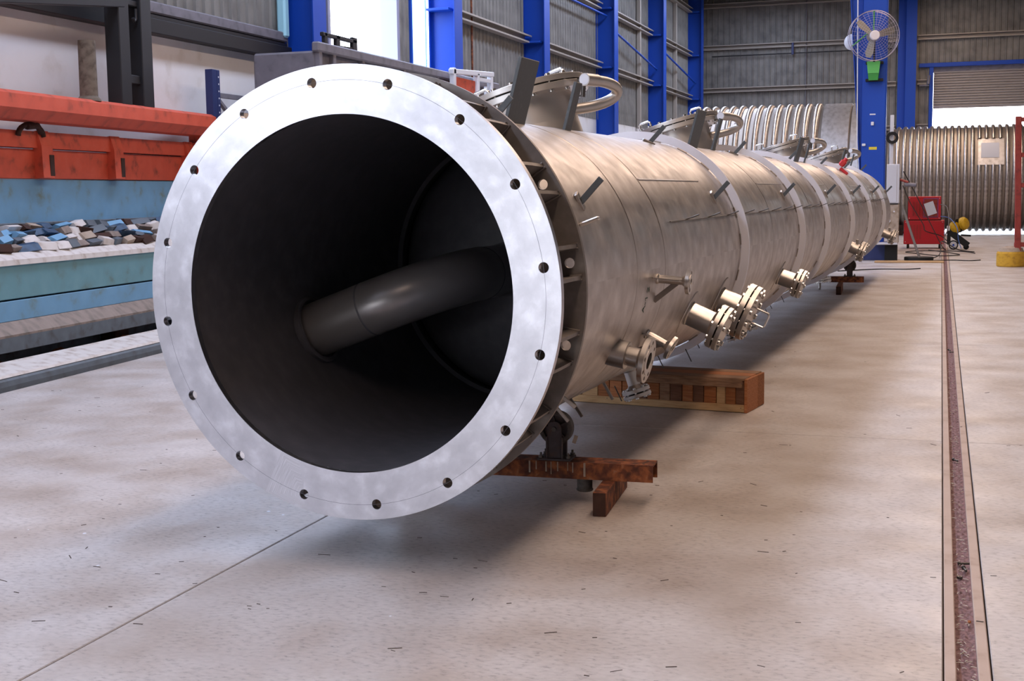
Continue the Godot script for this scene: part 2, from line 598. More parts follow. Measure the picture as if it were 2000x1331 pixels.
func build_hall() -> void:
	var F := Vector3(0, 0, -1)
	var wl := struct("wall_left")
	# plinth: white rendered blockwork, with the openings left free
	for s in [[14.0, 9.0, 4.05], [9.0, 1.0, 3.2], [1.0, -20.85, 4.05], [-23.8, -24.5, 4.05], [-25.78, -57.3, 4.05]]:
		part("plinth", Geo.new().bx(Vector3(WALL - 0.15, s[2] * 0.5, (s[0] + s[1]) * 0.5), Vector3(0.3, s[2], s[0] - s[1]), 0.01), M.plinth, wl)
	for s in [[14.0, 9.0, 4.05, 10.4], [9.0, 1.0, 7.6, 10.4], [1.0, -20.85, 4.05, 10.4], [-20.85, -23.8, 8.5, 10.4], [-23.8, -24.5, 4.05, 10.4], [-24.5, -25.78, 8.5, 10.4], [-25.78, -57.0, 4.05, 10.4]]:
		clad_run(wl, Vector3(WALL, s[2], s[0]), F, Vector3.RIGHT, s[0] - s[1], s[3] - s[2])
	# sheeting rails, one length to each bay, and the gutter beam of the first bay, its shadows put into the dark colour
	var girt := func(a: Vector3, b: Vector3, nrm: Vector3) -> Geo:
		var d := (b - a).normalized()
		var poly := PackedVector2Array([Vector2(0, -0.1), Vector2(0.2, -0.1), Vector2(0.2, -0.06), Vector2(0.19, -0.06), Vector2(0.19, -0.09), Vector2(0.012, -0.09), Vector2(0.012, 0.09), Vector2(0.19, 0.09), Vector2(0.19, 0.06), Vector2(0.2, 0.06), Vector2(0.2, 0.1), Vector2(0, 0.1)])
		return Geo.new().prism(Transform3D(Basis(nrm, Vector3.UP, d), a), poly, a.distance_to(b))
	var cols := [-19.34, -25.76, -32.2, -39.65, -47.1, -54.9]
	for y in [5.7, 7.5, 9.3]:
		for s in [[-26.0, -32.1], [-32.4, -39.5], [-39.85, -47.0], [-47.3, -54.8]]:
			part("girt", girt.call(Vector3(WALL + 0.04, y, s[0]), Vector3(WALL + 0.04, y, s[1]), Vector3.RIGHT), M.girt, wl)
	part("gutter_beam", Geo.new().bx(Vector3(WALL + 0.1, 4.1, -2.6), Vector3(0.2, 0.2, 33.1), 0.01).bx(Vector3(WALL + 0.06, 4.24, -2.6), Vector3(0.12, 0.06, 33.1), 0.01), M.dark_steel, wl)
	part("gutter_channel", Geo.new().bx(Vector3(WALL + 0.07, 4.36, -2.6), Vector3(0.14, 0.16, 33.1), 0.02), M.mid_grey, wl)
	part("window_frame", Geo.new().bx(Vector3(WALL - 0.1, 4.25, -20.8), Vector3(0.35, 8.5, 0.1)).bx(Vector3(WALL - 0.1, 4.25, -23.84), Vector3(0.35, 8.5, 0.12)), M.lavender, wl)
	for z in [-45.1, -51.6]:
		part("mullion", Geo.new().bx(Vector3(WALL + 0.1, 7.2, z), Vector3(0.14, 6.4, 0.16), 0.01), M.girt, wl)
	part("conduit", Geo.new().cyl(Vector3(WALL + 0.06, 4.1, -28.1), Vector3(WALL + 0.06, 10.3, -28.1), 0.025, 10), M.rust, wl)
	part("downpipe", Geo.new().bx(Vector3(WALL + 0.1, 7.35, -19.06), Vector3(0.16, 6.0, 0.16), 0.03).bx(Vector3(WALL + 0.08, 3.6, -19.1), Vector3(0.12, 0.8, 0.1), 0.03), M.leaf, wl)
	# bracing rods slanting between the columns
	for s in [[7.16, -35.5, 7.2, -39.5], [6.95, -43.2, 6.2, -46.9], [7.1, -50.5, 6.3, -54.7]]:
		part("brace_rod", Geo.new().cyl(Vector3(-10.0, s[0], s[1] + 3.2), Vector3(-9.95, s[2], s[3]), 0.035, 8), M.blue, wl)
	var leafd := struct("door_2")
	part("door_leaf", Geo.new().bx(Vector3(WALL - 0.9, 4.2, -25.86), Vector3(1.5, 8.4, 0.06), 0.01), M.leaf, leafd)
	part("door_rail", Geo.new().bx(Vector3(WALL - 0.9, 1.2, -25.8), Vector3(1.4, 0.1, 0.05), 0.01), M.leaf, leafd)
	part("hanging_stile", Geo.new().bx(Vector3(WALL - 0.1, 4.25, -24.53), Vector3(0.35, 8.5, 0.08)), M.blue_bright, leafd)
	# columns along the left wall
	var where := ["left wall between the white wall bay and the bright opening", "left wall right after the bright opening, beside the light blue door leaf", "left wall, third from the camera, behind the tall flat lug", "left wall, fourth from the camera, behind the manway davit pipe", "left wall, last but one before the corner", "far left corner of the hall"]
	for i in cols.size():
		var z: float = cols[i]
		var c := thing("steel_column", "dark blue painted steel column on the " + where[i], "column", Vector3(WALL, 0, z), 0.0, "blue columns along the left wall")
		part("web", Geo.new().bx(Vector3(0.3, 5.2, 0), Vector3(0.6, 10.4, 0.02)), M.blue, c)
		part("flange", Geo.new().bx(Vector3(0.61, 5.2, 0), Vector3(0.025, 10.4, 0.47), 0.003), M.blue, c)
		part("flange", Geo.new().bx(Vector3(0.013, 5.2, 0), Vector3(0.025, 10.4, 0.3), 0.003), M.blue, c)
		for y in [5.62, 7.42, 9.22]:
			part("girt_bracket", Geo.new().bx(Vector3(0.27, y, 0.16), Vector3(0.5, 0.05, 0.3), 0.004), M.blue, c)
	# back wall with the roller shutter
	var wb := struct("wall_back")
	part("plinth", Geo.new().bx(Vector3(-5.4, 0.6, BACK - 0.15), Vector3(9.9, 1.2, 0.3), 0.01), M.plinth, wb)
	part("plinth", Geo.new().bx(Vector3(8.8, 0.6, BACK - 0.15), Vector3(7.2, 1.2, 0.3), 0.01), M.plinth, wb)
	clad_run(wb, Vector3(WALL, 1.2, BACK), Vector3.RIGHT, Vector3(0, 0, 1), 9.87, 9.2)
	clad_run(wb, Vector3(-0.43, 6.9, BACK), Vector3.RIGHT, Vector3(0, 0, 1), 5.66, 3.5)
	clad_run(wb, Vector3(5.23, 1.2, BACK), Vector3.RIGHT, Vector3(0, 0, 1), 7.1, 9.2)
	for y in [2.5, 4.3, 6.12, 7.94, 9.72]:
		part("girt", girt.call(Vector3(-10.0, y, BACK + 0.04), Vector3(-1.9, y, BACK + 0.04), Vector3(0, 0, 1)), M.girt, wb)
		part("girt", girt.call(Vector3(-1.05, y + 0.03, BACK + 0.04), Vector3(-0.6 if y < 6.5 else 5.2, y + 0.03, BACK + 0.04), Vector3(0, 0, 1)), M.girt, wb)
	part("tie_rod", Geo.new().cyl(Vector3(-9.6, 7.56, BACK + 0.25), Vector3(-1.9, 7.56, BACK + 0.25), 0.025, 8), M.dark_steel, wb)
	part("rod_hanger", Geo.new().bx(Vector3(-6.15, 7.75, BACK + 0.27), Vector3(0.1, 0.5, 0.06), 0.01), M.navy, wb)
	part("vertical_conduit", Geo.new().cyl(Vector3(-5.6, 4.5, BACK + 0.08), Vector3(-5.6, 10.2, BACK + 0.08), 0.025, 8), M.mid_grey, wb)
	var d1 := struct("door_1")
	for i in 15:
		var y := 5.15 + 0.107 * i
		part("shutter_slat", Geo.new().lathe(Transform3D(Basis(Vector3(0, 1, 0), Vector3(1, 0, 0), Vector3(0, 0, -1)), Vector3(-0.41, y, BACK - 0.12)), PackedVector2Array([Vector2(0, 0), Vector2(0.056, 0), Vector2(0.056, 5.6), Vector2(0, 5.6)]), 10), M.shutter, d1)
	part("bottom_bar", Geo.new().bx(Vector3(2.39, 5.08, BACK - 0.12), Vector3(5.6, 0.05, 0.08), 0.01), M.shutter, d1)
	part("shutter_hood", Geo.new().bx(Vector3(2.4, 6.72, BACK - 0.25), Vector3(5.7, 0.35, 0.4), 0.03), M.mid_grey, d1)
	part("header_beam", Geo.new().bx(Vector3(2.2, 6.83, BACK + 0.1), Vector3(6.4, 0.16, 0.2), 0.01), M.blue, d1)
	part("jamb", Geo.new().bx(Vector3(-0.5, 3.4, BACK + 0.05), Vector3(0.16, 6.8, 0.2), 0.01), M.blue, d1)
	part("jamb", Geo.new().bx(Vector3(5.3, 3.4, BACK + 0.05), Vector3(0.16, 6.8, 0.2), 0.01), M.blue, d1)
	part("door_lamp_arm", Geo.new().bx(Vector3(-0.78, 6.0, BACK + 0.3), Vector3(0.4, 0.06, 0.06), 0.01).cyl(Vector3(-0.62, 6.05, BACK + 0.35), Vector3(-0.58, 6.4, BACK + 0.35), 0.06, 10), M.mid_grey, d1)
	var bc := thing("steel_column", "blue steel column on the back wall just left of the roller shutter", "column", Vector3(-1.45, 0, BACK + 0.3))
	part("flange", Geo.new().bx(Vector3(0.14, 5.2, 0.28), Vector3(0.42, 10.4, 0.03), 0.004), M.blue, bc)
	part("web", Geo.new().bx(Vector3(-0.06, 5.2, 0.1), Vector3(0.03, 10.4, 0.36)), M.blue, bc)
	part("side_plate", Geo.new().bx(Vector3(-0.22, 5.2, -0.05), Vector3(0.34, 10.4, 0.03), 0.004), M.blue, bc)
	# unseen sides: right wall, camera-end wall with an opening added for frontal fill daylight, roof
	var wr := struct("wall_right")
	part("plinth", Geo.new().bx(Vector3(12.15, 1.75, -21.5), Vector3(0.3, 3.5, 71.0), 0.01), M.plinth, wr)
	clad_run(wr, Vector3(12.0, 3.5, -57.0), Vector3(0, 0, 1), Vector3.LEFT, 71.0, 6.9)
	var wf := struct("wall_front")
	clad_run(wf, Vector3(WALL, 0.0, 14.0), Vector3.RIGHT, Vector3(0, 0, -1), 1.0, 10.4)
	clad_run(wf, Vector3(WALL + 1.0, 3.2, 14.0), Vector3.RIGHT, Vector3(0, 0, -1), 5.6, 7.2)
	clad_run(wf, Vector3(WALL + 6.6, 0.0, 14.0), Vector3.RIGHT, Vector3(0, 0, -1), 15.8, 10.4)
	struct("ceiling", Geo.new().bx(Vector3(0.9, 10.5, -21.5), Vector3(23.0, 0.2, 72.0)), M.roof)
	struct("ground", Geo.new().bx(Vector3(0, -0.35, -22.0), Vector3(160.0, 0.2, 190.0)), M.yard)


func build_floor() -> void:
	var fl := struct("floor")
	var slab := func(x0: float, x1: float, z0: float, z1: float) -> void:
		part("floor_slab", Geo.new().bx(Vector3((x0 + x1) * 0.5, -0.1, (z0 + z1) * 0.5), Vector3(x1 - x0 - 0.009, 0.2, absf(z1 - z0) - 0.009), 0.004), M.floor, fl)
	slab.call(-10.6, -3.25, 14.3, -20.5)
	slab.call(-10.6, -3.25, -20.5, -57.3)
	var zs := [14.3, 8.49, 2.49, -3.51, -9.51, -15.50, -21.5, -27.5, -33.5, -39.5, -45.5, -51.4, -57.3]
	for i in zs.size() - 1:
		slab.call(-3.25, 0.052, zs[i], zs[i + 1])
		slab.call(0.22, 6.2, zs[i], zs[i + 1])
		slab.call(6.2, 12.3, zs[i], zs[i + 1])
	part("joint_filler", Geo.new().bx(Vector3(0.8, -0.13, -21.5), Vector3(23.2, 0.1, 71.9)), M.joint, fl)
	# the crane track: a groove full of grit between two mortar strips, ending at the far column line
	for s in [[0.0535, 0.0965], [0.1735, 0.2185]]:
		part("mortar_strip", Geo.new().bx(Vector3((s[0] + s[1]) * 0.5, -0.05, -21.5), Vector3(s[1] - s[0], 0.098, 71.8), 0.004), M.apron, fl)
	var G := Geo.new()
	var zc := 2.0
	var prev := []
	var nz := noise(2.2, 5, 3)
	while zc > -57.0:      # an uneven bed of dirt
		var row := []
		for k in 7:
			var x := 0.096 + 0.078 * k / 6.0
			row.append(Vector3(x, -0.03 + 0.012 * nz.get_noise_2d(x * 60.0, zc * 8.0), zc))
		if prev:
			for k in 6:
				var nn: Vector3 = (row[k + 1] - row[k]).cross(prev[k] - row[k]).normalized()
				if nn.y < 0: nn = -nn
				G.quad(row[k], row[k + 1], prev[k + 1], prev[k], nn)
		prev = row
		zc -= 0.03 if zc > -14.0 else 0.25
	G.bx(Vector3(0.135, -0.06, -21.5), Vector3(0.078, 0.03, 71.5))
	var bed := part("track_grit", G, M.grit, fl)
	bed.set_meta("kind", "stuff")


# ------------------------------------------------------------------ the vessel
const RS := 0.906      # shell radius
const RF := 1.0725     # flange radius

func vp(r: float, deg: float, u: float) -> Vector3:      # a point of the vessel: radius, angle from its right side upwards, distance behind the flange
	var a := deg_to_rad(deg)
	return Vector3(r * cos(a), r * sin(a), -u)


func vd(deg: float) -> Vector3:
	return vp(1.0, deg, 0.0)


func hexbolt(len: float, r: float, nut := true) -> ArrayMesh:      # a stud along y with a hexagon nut at each end
	var g := Geo.new()
	g.lathe(Transform3D(), PackedVector2Array([Vector2(0, -0.012), Vector2(r, -0.012), Vector2(r, len + 0.012), Vector2(0, len + 0.012)]), 8)
	var w := r * 1.75
	var h := r * 1.5
	g.lathe(Transform3D(), PackedVector2Array([Vector2(0, -h * 0.9), Vector2(w, -h * 0.9), Vector2(w, 0), Vector2(0, 0)]), 6)
	if nut:
		g.lathe(Transform3D(), PackedVector2Array([Vector2(0, len), Vector2(w, len), Vector2(w, len + h), Vector2(0, len + h)]), 6)
	return g.mesh()


func pad_geo(u: float, deg: float, rp: float) -> Geo:      # a round reinforcing plate lying on the shell
	var g := Geo.new()
	var rows := [[0.0, RS + 0.007], [rp - 0.006, RS + 0.007], [rp, RS + 0.001]]
	for i in 2:
		for k in 40:
			var ps := []
			var ns := []
			for c in [[i, k], [i, k + 1], [i + 1, k + 1], [i + 1, k]]:
				var f: float = TAU * c[1] / 40.0
				var rho: float = rows[c[0]][0]
				var th: float = deg_to_rad(deg) + rho * sin(f) / RS
				ps.append(Vector3(cos(th), sin(th), 0) * rows[c[0]][1] + Vector3(0, 0, -(u + rho * cos(f))))
				ns.append((Vector3(cos(th), sin(th), 0) + (Vector3(-sin(th) * sin(f), cos(th) * sin(f), -cos(f)) * (1.0 if i == 1 else 0.0))).normalized())
			g.quads(ps[0], ps[1], ps[2], ps[3], ns[0], ns[1], ns[2], ns[3])
	return g


# a pipe stub at (u, deg) that points along dir; kind "open" has one flange, "pair" a second one bolted on, "blind" a plate with a handle
func nozzle(u: float, deg: float, dir: float, rp: float, L: float, rf: float, tf: float, kind: String, nb: int, pad := 0.0, bolt_r := 0.008) -> MeshInstance3D:
	var x := Geo.along(vp(RS - 0.02, deg, u), vd(dir))
	var g := Geo.new()
	var bore := rp - 0.007
	var top := L + 0.02
	g.lathe(Transform3D(), PackedVector2Array([Vector2(rp + 0.006, 0.0), Vector2(rp + 0.006, 0.028), Vector2(rp, 0.036), Vector2(rp, top), Vector2(bore, top), Vector2(bore, 0.0)]), 40)
	var nz := part("nozzle", g, M.polish, V, x)
	var y0 := top - 0.004
	part("flange", Geo.new().ring_plate(Transform3D(Basis(), Vector3(0, y0, 0)), bore, rf, tf, nb, rf - bolt_r * 2.6, bolt_r * 1.15, 0.2, 6).lathe(Transform3D(), PackedVector2Array([Vector2(rp + 0.02, y0), Vector2(rp, y0 - 0.03)]), 32), M.polish, nz)
	if kind == "open":
		part("raised_face", Geo.new().lathe(Transform3D(), PackedVector2Array([Vector2(bore, y0 + tf), Vector2(bore, y0 + tf + 0.003), Vector2(bore + (rf - bore) * 0.42, y0 + tf + 0.003), Vector2(bore + (rf - bore) * 0.42, y0 + tf)]), 32), M.satin, nz)
	else:
		part("gasket", Geo.new().lathe(Transform3D(), PackedVector2Array([Vector2(0, y0 + tf), Vector2(rf - bolt_r * 5.0, y0 + tf), Vector2(rf - bolt_r * 5.0, y0 + tf + 0.01), Vector2(0, y0 + tf + 0.01)]), 32), M.gasket, nz)
		var y1 := y0 + tf + 0.01
		part("blind_flange", Geo.new().lathe(Transform3D(), PackedVector2Array([Vector2(0, y1), Vector2(rf - 0.003, y1), Vector2(rf, y1 + 0.003), Vector2(rf, y1 + tf - 0.003), Vector2(rf - 0.003, y1 + tf), Vector2(0, y1 + tf)]), 40), M.polish, nz)
		var bm := hexbolt(tf * 2 + 0.01, bolt_r)
		for k in nb:
			var f := 0.2 + TAU * k / nb
			part("bolt", bm, M.bolt, nz, Transform3D(Basis(), Vector3(cos(f) * (rf - bolt_r * 2.6), y0, sin(f) * (rf - bolt_r * 2.6))))
		if kind == "blind":
			var a := 0.06
			var yt := y1 + tf
			part("handle", Geo.new().tube([Vector3(-a, yt - 0.002, 0.02), Vector3(-a, yt + 0.12, 0.02), Vector3(-a + 0.015, yt + 0.13, 0.02), Vector3(a - 0.015, yt + 0.13, 0.02), Vector3(a, yt + 0.12, 0.02), Vector3(a, yt - 0.002, 0.02)], 0.008, 10), M.bolt, nz)
	if pad > 0.0:
		part("reinforcing_pad", shift(pad_geo(u, deg, pad), x), M.shell, nz)
	return nz


func shift(g: Geo, x: Transform3D) -> Geo:      # moves a shape built in the vessel's axes into the axes of x
	var inv := x.affine_inverse()
	for i in g.v.size():
		g.v[i] = inv * g.v[i]
		g.n[i] = inv.basis * g.n[i]
	return g


func build_vessel() -> void:
	V = thing("process_vessel", "long stainless steel process vessel lying on its side with an open flanged end", "vessel", Vector3(-2.64855, 1.32871, -5.46404))
	V.rotation = Vector3(-0.0016335, -0.0351962, 0)
	var AX := Transform3D(Basis(Vector3(1, 0, 0), Vector3(0, 0, -1), Vector3(0, 1, 0)), Vector3.ZERO)
	var up := func(u: float) -> Transform3D: return Transform3D(AX.basis, Vector3(0, 0, -u))
	var hole0 := deg_to_rad(8.1)
	# open end: flange, second ring plate and the gussets between
	part("end_flange", Geo.new().ring_plate(AX, 0.845, RF, 0.036, 16, 1.0, 0.0245, hole0, 10), M.flange, V).set_meta("label", "broad machined end flange with sixteen bolt holes")
	part("scribed_line", Geo.new().lathe(AX, PackedVector2Array([Vector2(0.9993, -0.0002), Vector2(1.0007, -0.0002)]), 240), M.scribe, V)
	part("ring_plate", Geo.new().ring_plate(up.call(0.375), RS - 0.002, RF, 0.024, 16, 1.0, 0.0245, hole0, 10), M.plate, V)
	var gp := PackedVector2Array([Vector2(0.9, 0.035), Vector2(1.062, 0.035), Vector2(1.058, 0.2), Vector2(1.05, 0.376), Vector2(0.9, 0.376)])
	for k in 16:
		for s in [-4.05, 4.05]:
			var a: float = deg_to_rad(8.1 + 22.5 * k + s)
			var er := Vector3(cos(a), sin(a), 0)
			var et := Vector3(-sin(a), cos(a), 0)
			var g := Geo.new().prism(Transform3D(Basis(er, Vector3(0, 0, -1), et), et * -0.009), gp, 0.018)
			for w in [-0.011, 0.011]:      # fillet welds, uneven
				var path := []
				for j in 9:
					path.append(er * (0.909 + rng.randf() * 0.003) + et * w + Vector3(0, 0, -(0.04 + j * 0.042)))
				g.tube(path, 0.006, 6)
				path = []
				for j in 7:
					path.append(er * (0.912 + j * 0.024) + et * (w + rng.randf_range(-0.002, 0.002)) + Vector3(0, 0, -0.371))
				g.tube(path, 0.006, 6)
			part("gusset", g, M.plate, V)
	# shell courses and their weld seams
	var cuts := [0.034, 1.93, 2.62, 6.95, 9.85, 12.45, 15.45, 18.4, 22.0]
	for i in cuts.size() - 1:
		var rin := 0.87 if i < 2 else 0.888
		part("shell_course", Geo.new().lathe(up.call(0.0), PackedVector2Array([Vector2(rin, cuts[i]), Vector2(RS, cuts[i]), Vector2(RS, cuts[i + 1]), Vector2(rin, cuts[i + 1]), Vector2(rin, cuts[i])]), 160), M.shell, V)
		if i > 0:
			part("weld_seam", Geo.new().lathe(up.call(cuts[i]), PackedVector2Array([Vector2(RS - 0.001, -0.009), Vector2(RS + 0.0025, -0.003), Vector2(RS + 0.0025, 0.003), Vector2(RS - 0.001, 0.009)]), 160), M.weld, V)
	for s in [[37.2, 2.64, 4.42], [36.5, 6.97, 8.5], [37.0, 11.2, 12.4], [36.0, 15.5, 16.8]]:
		part("weld_seam", Geo.new().tube([vp(RS - 0.002, s[0], s[1]), vp(RS - 0.002, s[0], s[2])], 0.008, 8), M.weld, V)
	var hd := PackedVector2Array()
	for k in 17:
		var f := PI / 2 * k / 16.0
		hd.append(Vector2(RS * cos(f), 22.0 + 0.42 * sin(f)))
	part("far_head", Geo.new().lathe(up.call(0.0), hd, 96, true), M.shell, V)
	# inside of the skirt: dark inner face, the bulging bottom head and its outlet pipe
	part("skirt_inner_face", Geo.new().lathe(up.call(0.0), PackedVector2Array([Vector2(0.868, 2.7), Vector2(0.868, 0.034)]), 128), M.inner, V)
	hd = PackedVector2Array()
	for k in 25:
		var f := PI / 2 * k / 24.0
		hd.append(Vector2(0.868 * sin(f), 2.64 - 0.5 * cos(f)))
	hd.reverse()
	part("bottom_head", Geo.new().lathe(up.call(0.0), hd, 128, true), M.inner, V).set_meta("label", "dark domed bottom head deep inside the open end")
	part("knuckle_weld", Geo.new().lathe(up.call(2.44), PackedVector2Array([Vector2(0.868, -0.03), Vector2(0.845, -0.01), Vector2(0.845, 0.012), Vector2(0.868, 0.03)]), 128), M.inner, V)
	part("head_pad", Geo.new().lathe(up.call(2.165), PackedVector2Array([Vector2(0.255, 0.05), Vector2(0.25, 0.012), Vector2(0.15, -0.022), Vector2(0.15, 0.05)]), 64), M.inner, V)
	var path := []
	var e0 := Vector3(-0.45, -0.17, -1.15)
	path.append(Vector3(-0.86, -0.322, -1.15))
	path.append(Vector3(-0.62, -0.233, -1.15))
	for k in 17:
		var f := PI / 2 * k / 16.0
		path.append(e0 + Vector3(0.45, 0.17, 0) * sin(f) + Vector3(0, 0, -0.5) * (1.0 - cos(f)))
	path.append(Vector3(0, 0, -2.2))
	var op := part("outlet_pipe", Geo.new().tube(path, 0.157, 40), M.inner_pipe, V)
	op.set_meta("label", "glossy black outlet pipe bending across the inside")
	var od := Vector3(0.45, 0.17, 0).normalized()
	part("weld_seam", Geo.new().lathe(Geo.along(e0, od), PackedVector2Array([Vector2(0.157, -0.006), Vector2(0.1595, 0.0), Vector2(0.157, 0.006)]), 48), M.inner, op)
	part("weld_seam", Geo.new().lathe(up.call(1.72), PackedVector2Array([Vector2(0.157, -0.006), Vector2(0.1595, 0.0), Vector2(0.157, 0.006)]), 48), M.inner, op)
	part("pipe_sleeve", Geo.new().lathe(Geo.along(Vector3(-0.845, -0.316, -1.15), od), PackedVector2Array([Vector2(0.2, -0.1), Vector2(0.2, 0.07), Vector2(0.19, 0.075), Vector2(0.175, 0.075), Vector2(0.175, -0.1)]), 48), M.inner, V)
	# stiffening rings, stitch welded, with a hair gap at the shell
	for u in [5.225, 8.66, 10.935, 13.97, 16.9, 19.84]:
		var r := part("stiffener_ring", Geo.new().lathe(up.call(u), PackedVector2Array([Vector2(0.9145, 0), Vector2(0.979, 0), Vector2(0.979, 0.028), Vector2(0.9145, 0.028), Vector2(0.9145, 0)]), 144), M.ring, V)
		var g := Geo.new()
		for k in 24:
			var a := rad_to_deg(TAU * k / 24.0) + rng.randf_range(-2, 2)
			var pts := []
			for j in 4:
				pts.append(vp(0.911, a + j * 1.9, u + 0.003))
			g.tube(pts, 0.007, 6)
		part("stitch_weld", g, M.weld, r)
	# manways on the far shoulder, each with lid, bolts, handles and swing arm
	for u in [3.45, 8.2, 15.5, 21.2]:
		manway(u)
	for s in [[1.55, 1.85, 1.275], [2.62, 2.74, 1.215], [6.25, 6.6, 1.25], [7.3, 7.42, 1.22], [12.95, 13.3, 1.25], [13.95, 14.07, 1.2], [18.7, 18.95, 1.24], [20.4, 20.5, 1.2]]:
		var lug := part("lifting_lug", lug_geo(s[0], s[1], s[2]), M.cleat, V)
		lug.set_meta("label", "dark grey painted flat lug standing on the shell")
	# painted cleats in pairs, all pointing the same way
	for u in [1.13, 4.6, 8.15, 11.88, 15.24, 18.73, 21.9]:
		for a in [27.2, 70.8]:
			if u < 2.0 and a > 50.0: a = 70.0
			var p := vp(RS, a, u)
			var d := vd(47.0)
			part("cleat", Geo.new().bar(p - d * 0.01, p + d * 0.175, 0.034, 0.013, Vector3(0, 0, 1), 0.002), M.cleat, V)
			part("cleat_foot", Geo.new().bar(vp(RS, a - 2.4, u + 0.02), vp(RS + 0.012, a + 3.4, u - 0.02), 0.05, 0.02, vd(a), 0.004), M.weld, V)
	part("earth_boss", Geo.new().bar(vp(RS, 19.6, 0.98), vp(1.015, 19.6, 0.98), 0.02, 0.04, Vector3(0, 0, 1), 0.008), M.satin, V)
	# insulation pins along the right side and underneath, and a thin dark line that draws in the edge of the highlight
	var pin := Geo.new().cyl(Vector3(0, -0.01, 0), Vector3(0, 0.105, 0), 0.0045, 8).mesh()
	for k in 24:
		var u := 3.37 + 0.735 * k
		part("insulation_pin", pin, M.bolt_dark, V, Geo.along(vp(RS, 17.8, u), vd(20.0)))
		if k < 12:
			part("insulation_pin", pin, M.bolt_dark, V, Geo.along(vp(RS if k % 3 else 0.97, -62.0 + 3 * (k % 2), u * 0.9), vd(-64.0)))
	for s in [[1.05, -31.0], [1.32, -41.0], [2.0, -50.0], [2.9, -54.0]]:
		part("support_strip", Geo.new().bar(vp(RS, s[1] - 9.0, s[0]), vp(RS + 0.13, s[1] - 9.0, s[0] + 0.02), 0.02, 0.01, Vector3(0, 0, 1), 0.002), M.weld, V)
	part("highlight_edge_line", Geo.new().tube([vp(RS + 0.006, 17.6, 2.9), vp(RS + 0.007, 17.9, 9.0), vp(RS + 0.007, 17.6, 15.0), vp(RS + 0.006, 17.8, 21.6)], 0.004, 6), M.bolt_dark, V)
	# nozzles along the lower right side
	var nz := nozzle(1.87, -31.3, -12.0, 0.058, 0.19, 0.135, 0.03, "open", 8, 0.0, 0.011)
	part("sleeve", Geo.new().lathe(Transform3D(), PackedVector2Array([Vector2(0.083, -0.02), Vector2(0.083, 0.105), Vector2(0.079, 0.108), Vector2(0.059, 0.108), Vector2(0.059, 0.1)]), 40), M.polish, nz)
	nz = nozzle(2.41, -4.2, -4.2, 0.026, 0.195, 0.08, 0.022, "open", 4, 0.0, 0.01)
	stays(nz, 2.41, -4.2, 0.17)
	nz = nozzle(2.545, -28.0, -28.5, 0.026, 0.175, 0.078, 0.022, "open", 4, 0.0, 0.01)
	stays(nz, 2.545, -28.0, 0.15)
	nozzle(3.714, -26.2, -24.0, 0.086, 0.215, 0.165, 0.034, "pair", 8, 0.17, 0.0105)
	nozzle(4.8, -25.4, -23.5, 0.1, 0.195, 0.225, 0.042, "blind", 12, 0.19, 0.012)
	nozzle(7.95, -26.5, -20.0, 0.084, 0.185, 0.148, 0.032, "pair", 8, 0.165, 0.0105)
	for s in [[14.37, -22.9], [20.77, -23.1]]:
		nz = nozzle(s[0], s[1], s[1], 0.083, 0.2, 0.15, 0.032, "pair", 8, 0.0, 0.0105)
		part("drain_spout", Geo.new().cyl(Vector3(0, 0.17, 0), Vector3(-0.14, 0.02, 0.02) + Vector3(0, 0.1, 0), 0.02, 10), M.satin, nz)
	nozzle(3.65, -64.5, -72.0, 0.045, 0.15, 0.104, 0.026, "pair", 8, 0.0, 0.008)
	nozzle(7.2, -61.0, -72.0, 0.035, 0.15, 0.082, 0.022, "pair", 4, 0.0, 0.008)
	nozzle(8.3, -64.0, -72.0, 0.04, 0.15, 0.088, 0.022, "pair", 8, 0.0, 0.008)
	nz = nozzle(17.25, -83.0, -80.0, 0.075, 0.14, 0.14, 0.03, "pair", 8, 0.0, 0.01)
	part("valve_lever", Geo.new().cyl(Vector3(0.05, 0.2, 0.05), Vector3(0.05, 0.32, 0.2), 0.02, 10), M.satin, nz)
	# stencilled letters running up the shell
	var marks := [["A", -15.3, 2.185], ["-", -13.0, 2.19], ["1", -11.0, 2.2], ["2", -7.6, 2.215]]
	for q in marks:
		var tm := TextMesh.new()
		tm.text = q[0]
		tm.font = sysfont()
		tm.font_size = 64
		tm.pixel_size = 0.0012
		tm.depth = 0.001
		var er := vd(q[1])
		var et := Vector3(-er.y, er.x, 0)
		part("stencil_mark", tm, M.ink, V, Transform3D(Basis(et, Vector3(0, 0, 1), er), vp(RS + 0.0008, q[1], q[2])))


func sysfont() -> SystemFont:
	var f := SystemFont.new()
	f.font_names = PackedStringArray(["Droid Sans"])
	return f


func stays(nz: MeshInstance3D, u: float, deg: float, reach: float) -> void:      # two flat bars that brace a thin pipe
	var x := nz.transform
	var tip := vp(RS + reach * 0.85, deg, u)
	for s in [[-9.0, 0.02], [1.0, -0.13]]:
		var g := Geo.new().bar(vp(RS - 0.005, deg + s[0], u + s[1]), tip + Vector3(0, 0, 0.004), 0.034, 0.006, Vector3(0, 0, 1) if s[0] < 0.0 else vd(deg + 90.0), 0.001)
		part("stay", shift(g, x), M.plate, nz)


func lug_geo(u0: float, u1: float, top: float) -> Geo:
	var er := vd(75.0)
	var et := Vector3(-er.y, er.x, 0)
	var g := Geo.new()
	g.box(Transform3D(Basis(Vector3(0, 0, -1), er, et), er * (RS + top) * 0.5 + Vector3(0, 0, -(u0 + u1) * 0.5)), Vector3(u1 - u0, top - RS + 0.01, 0.022), 0.003)
	return g


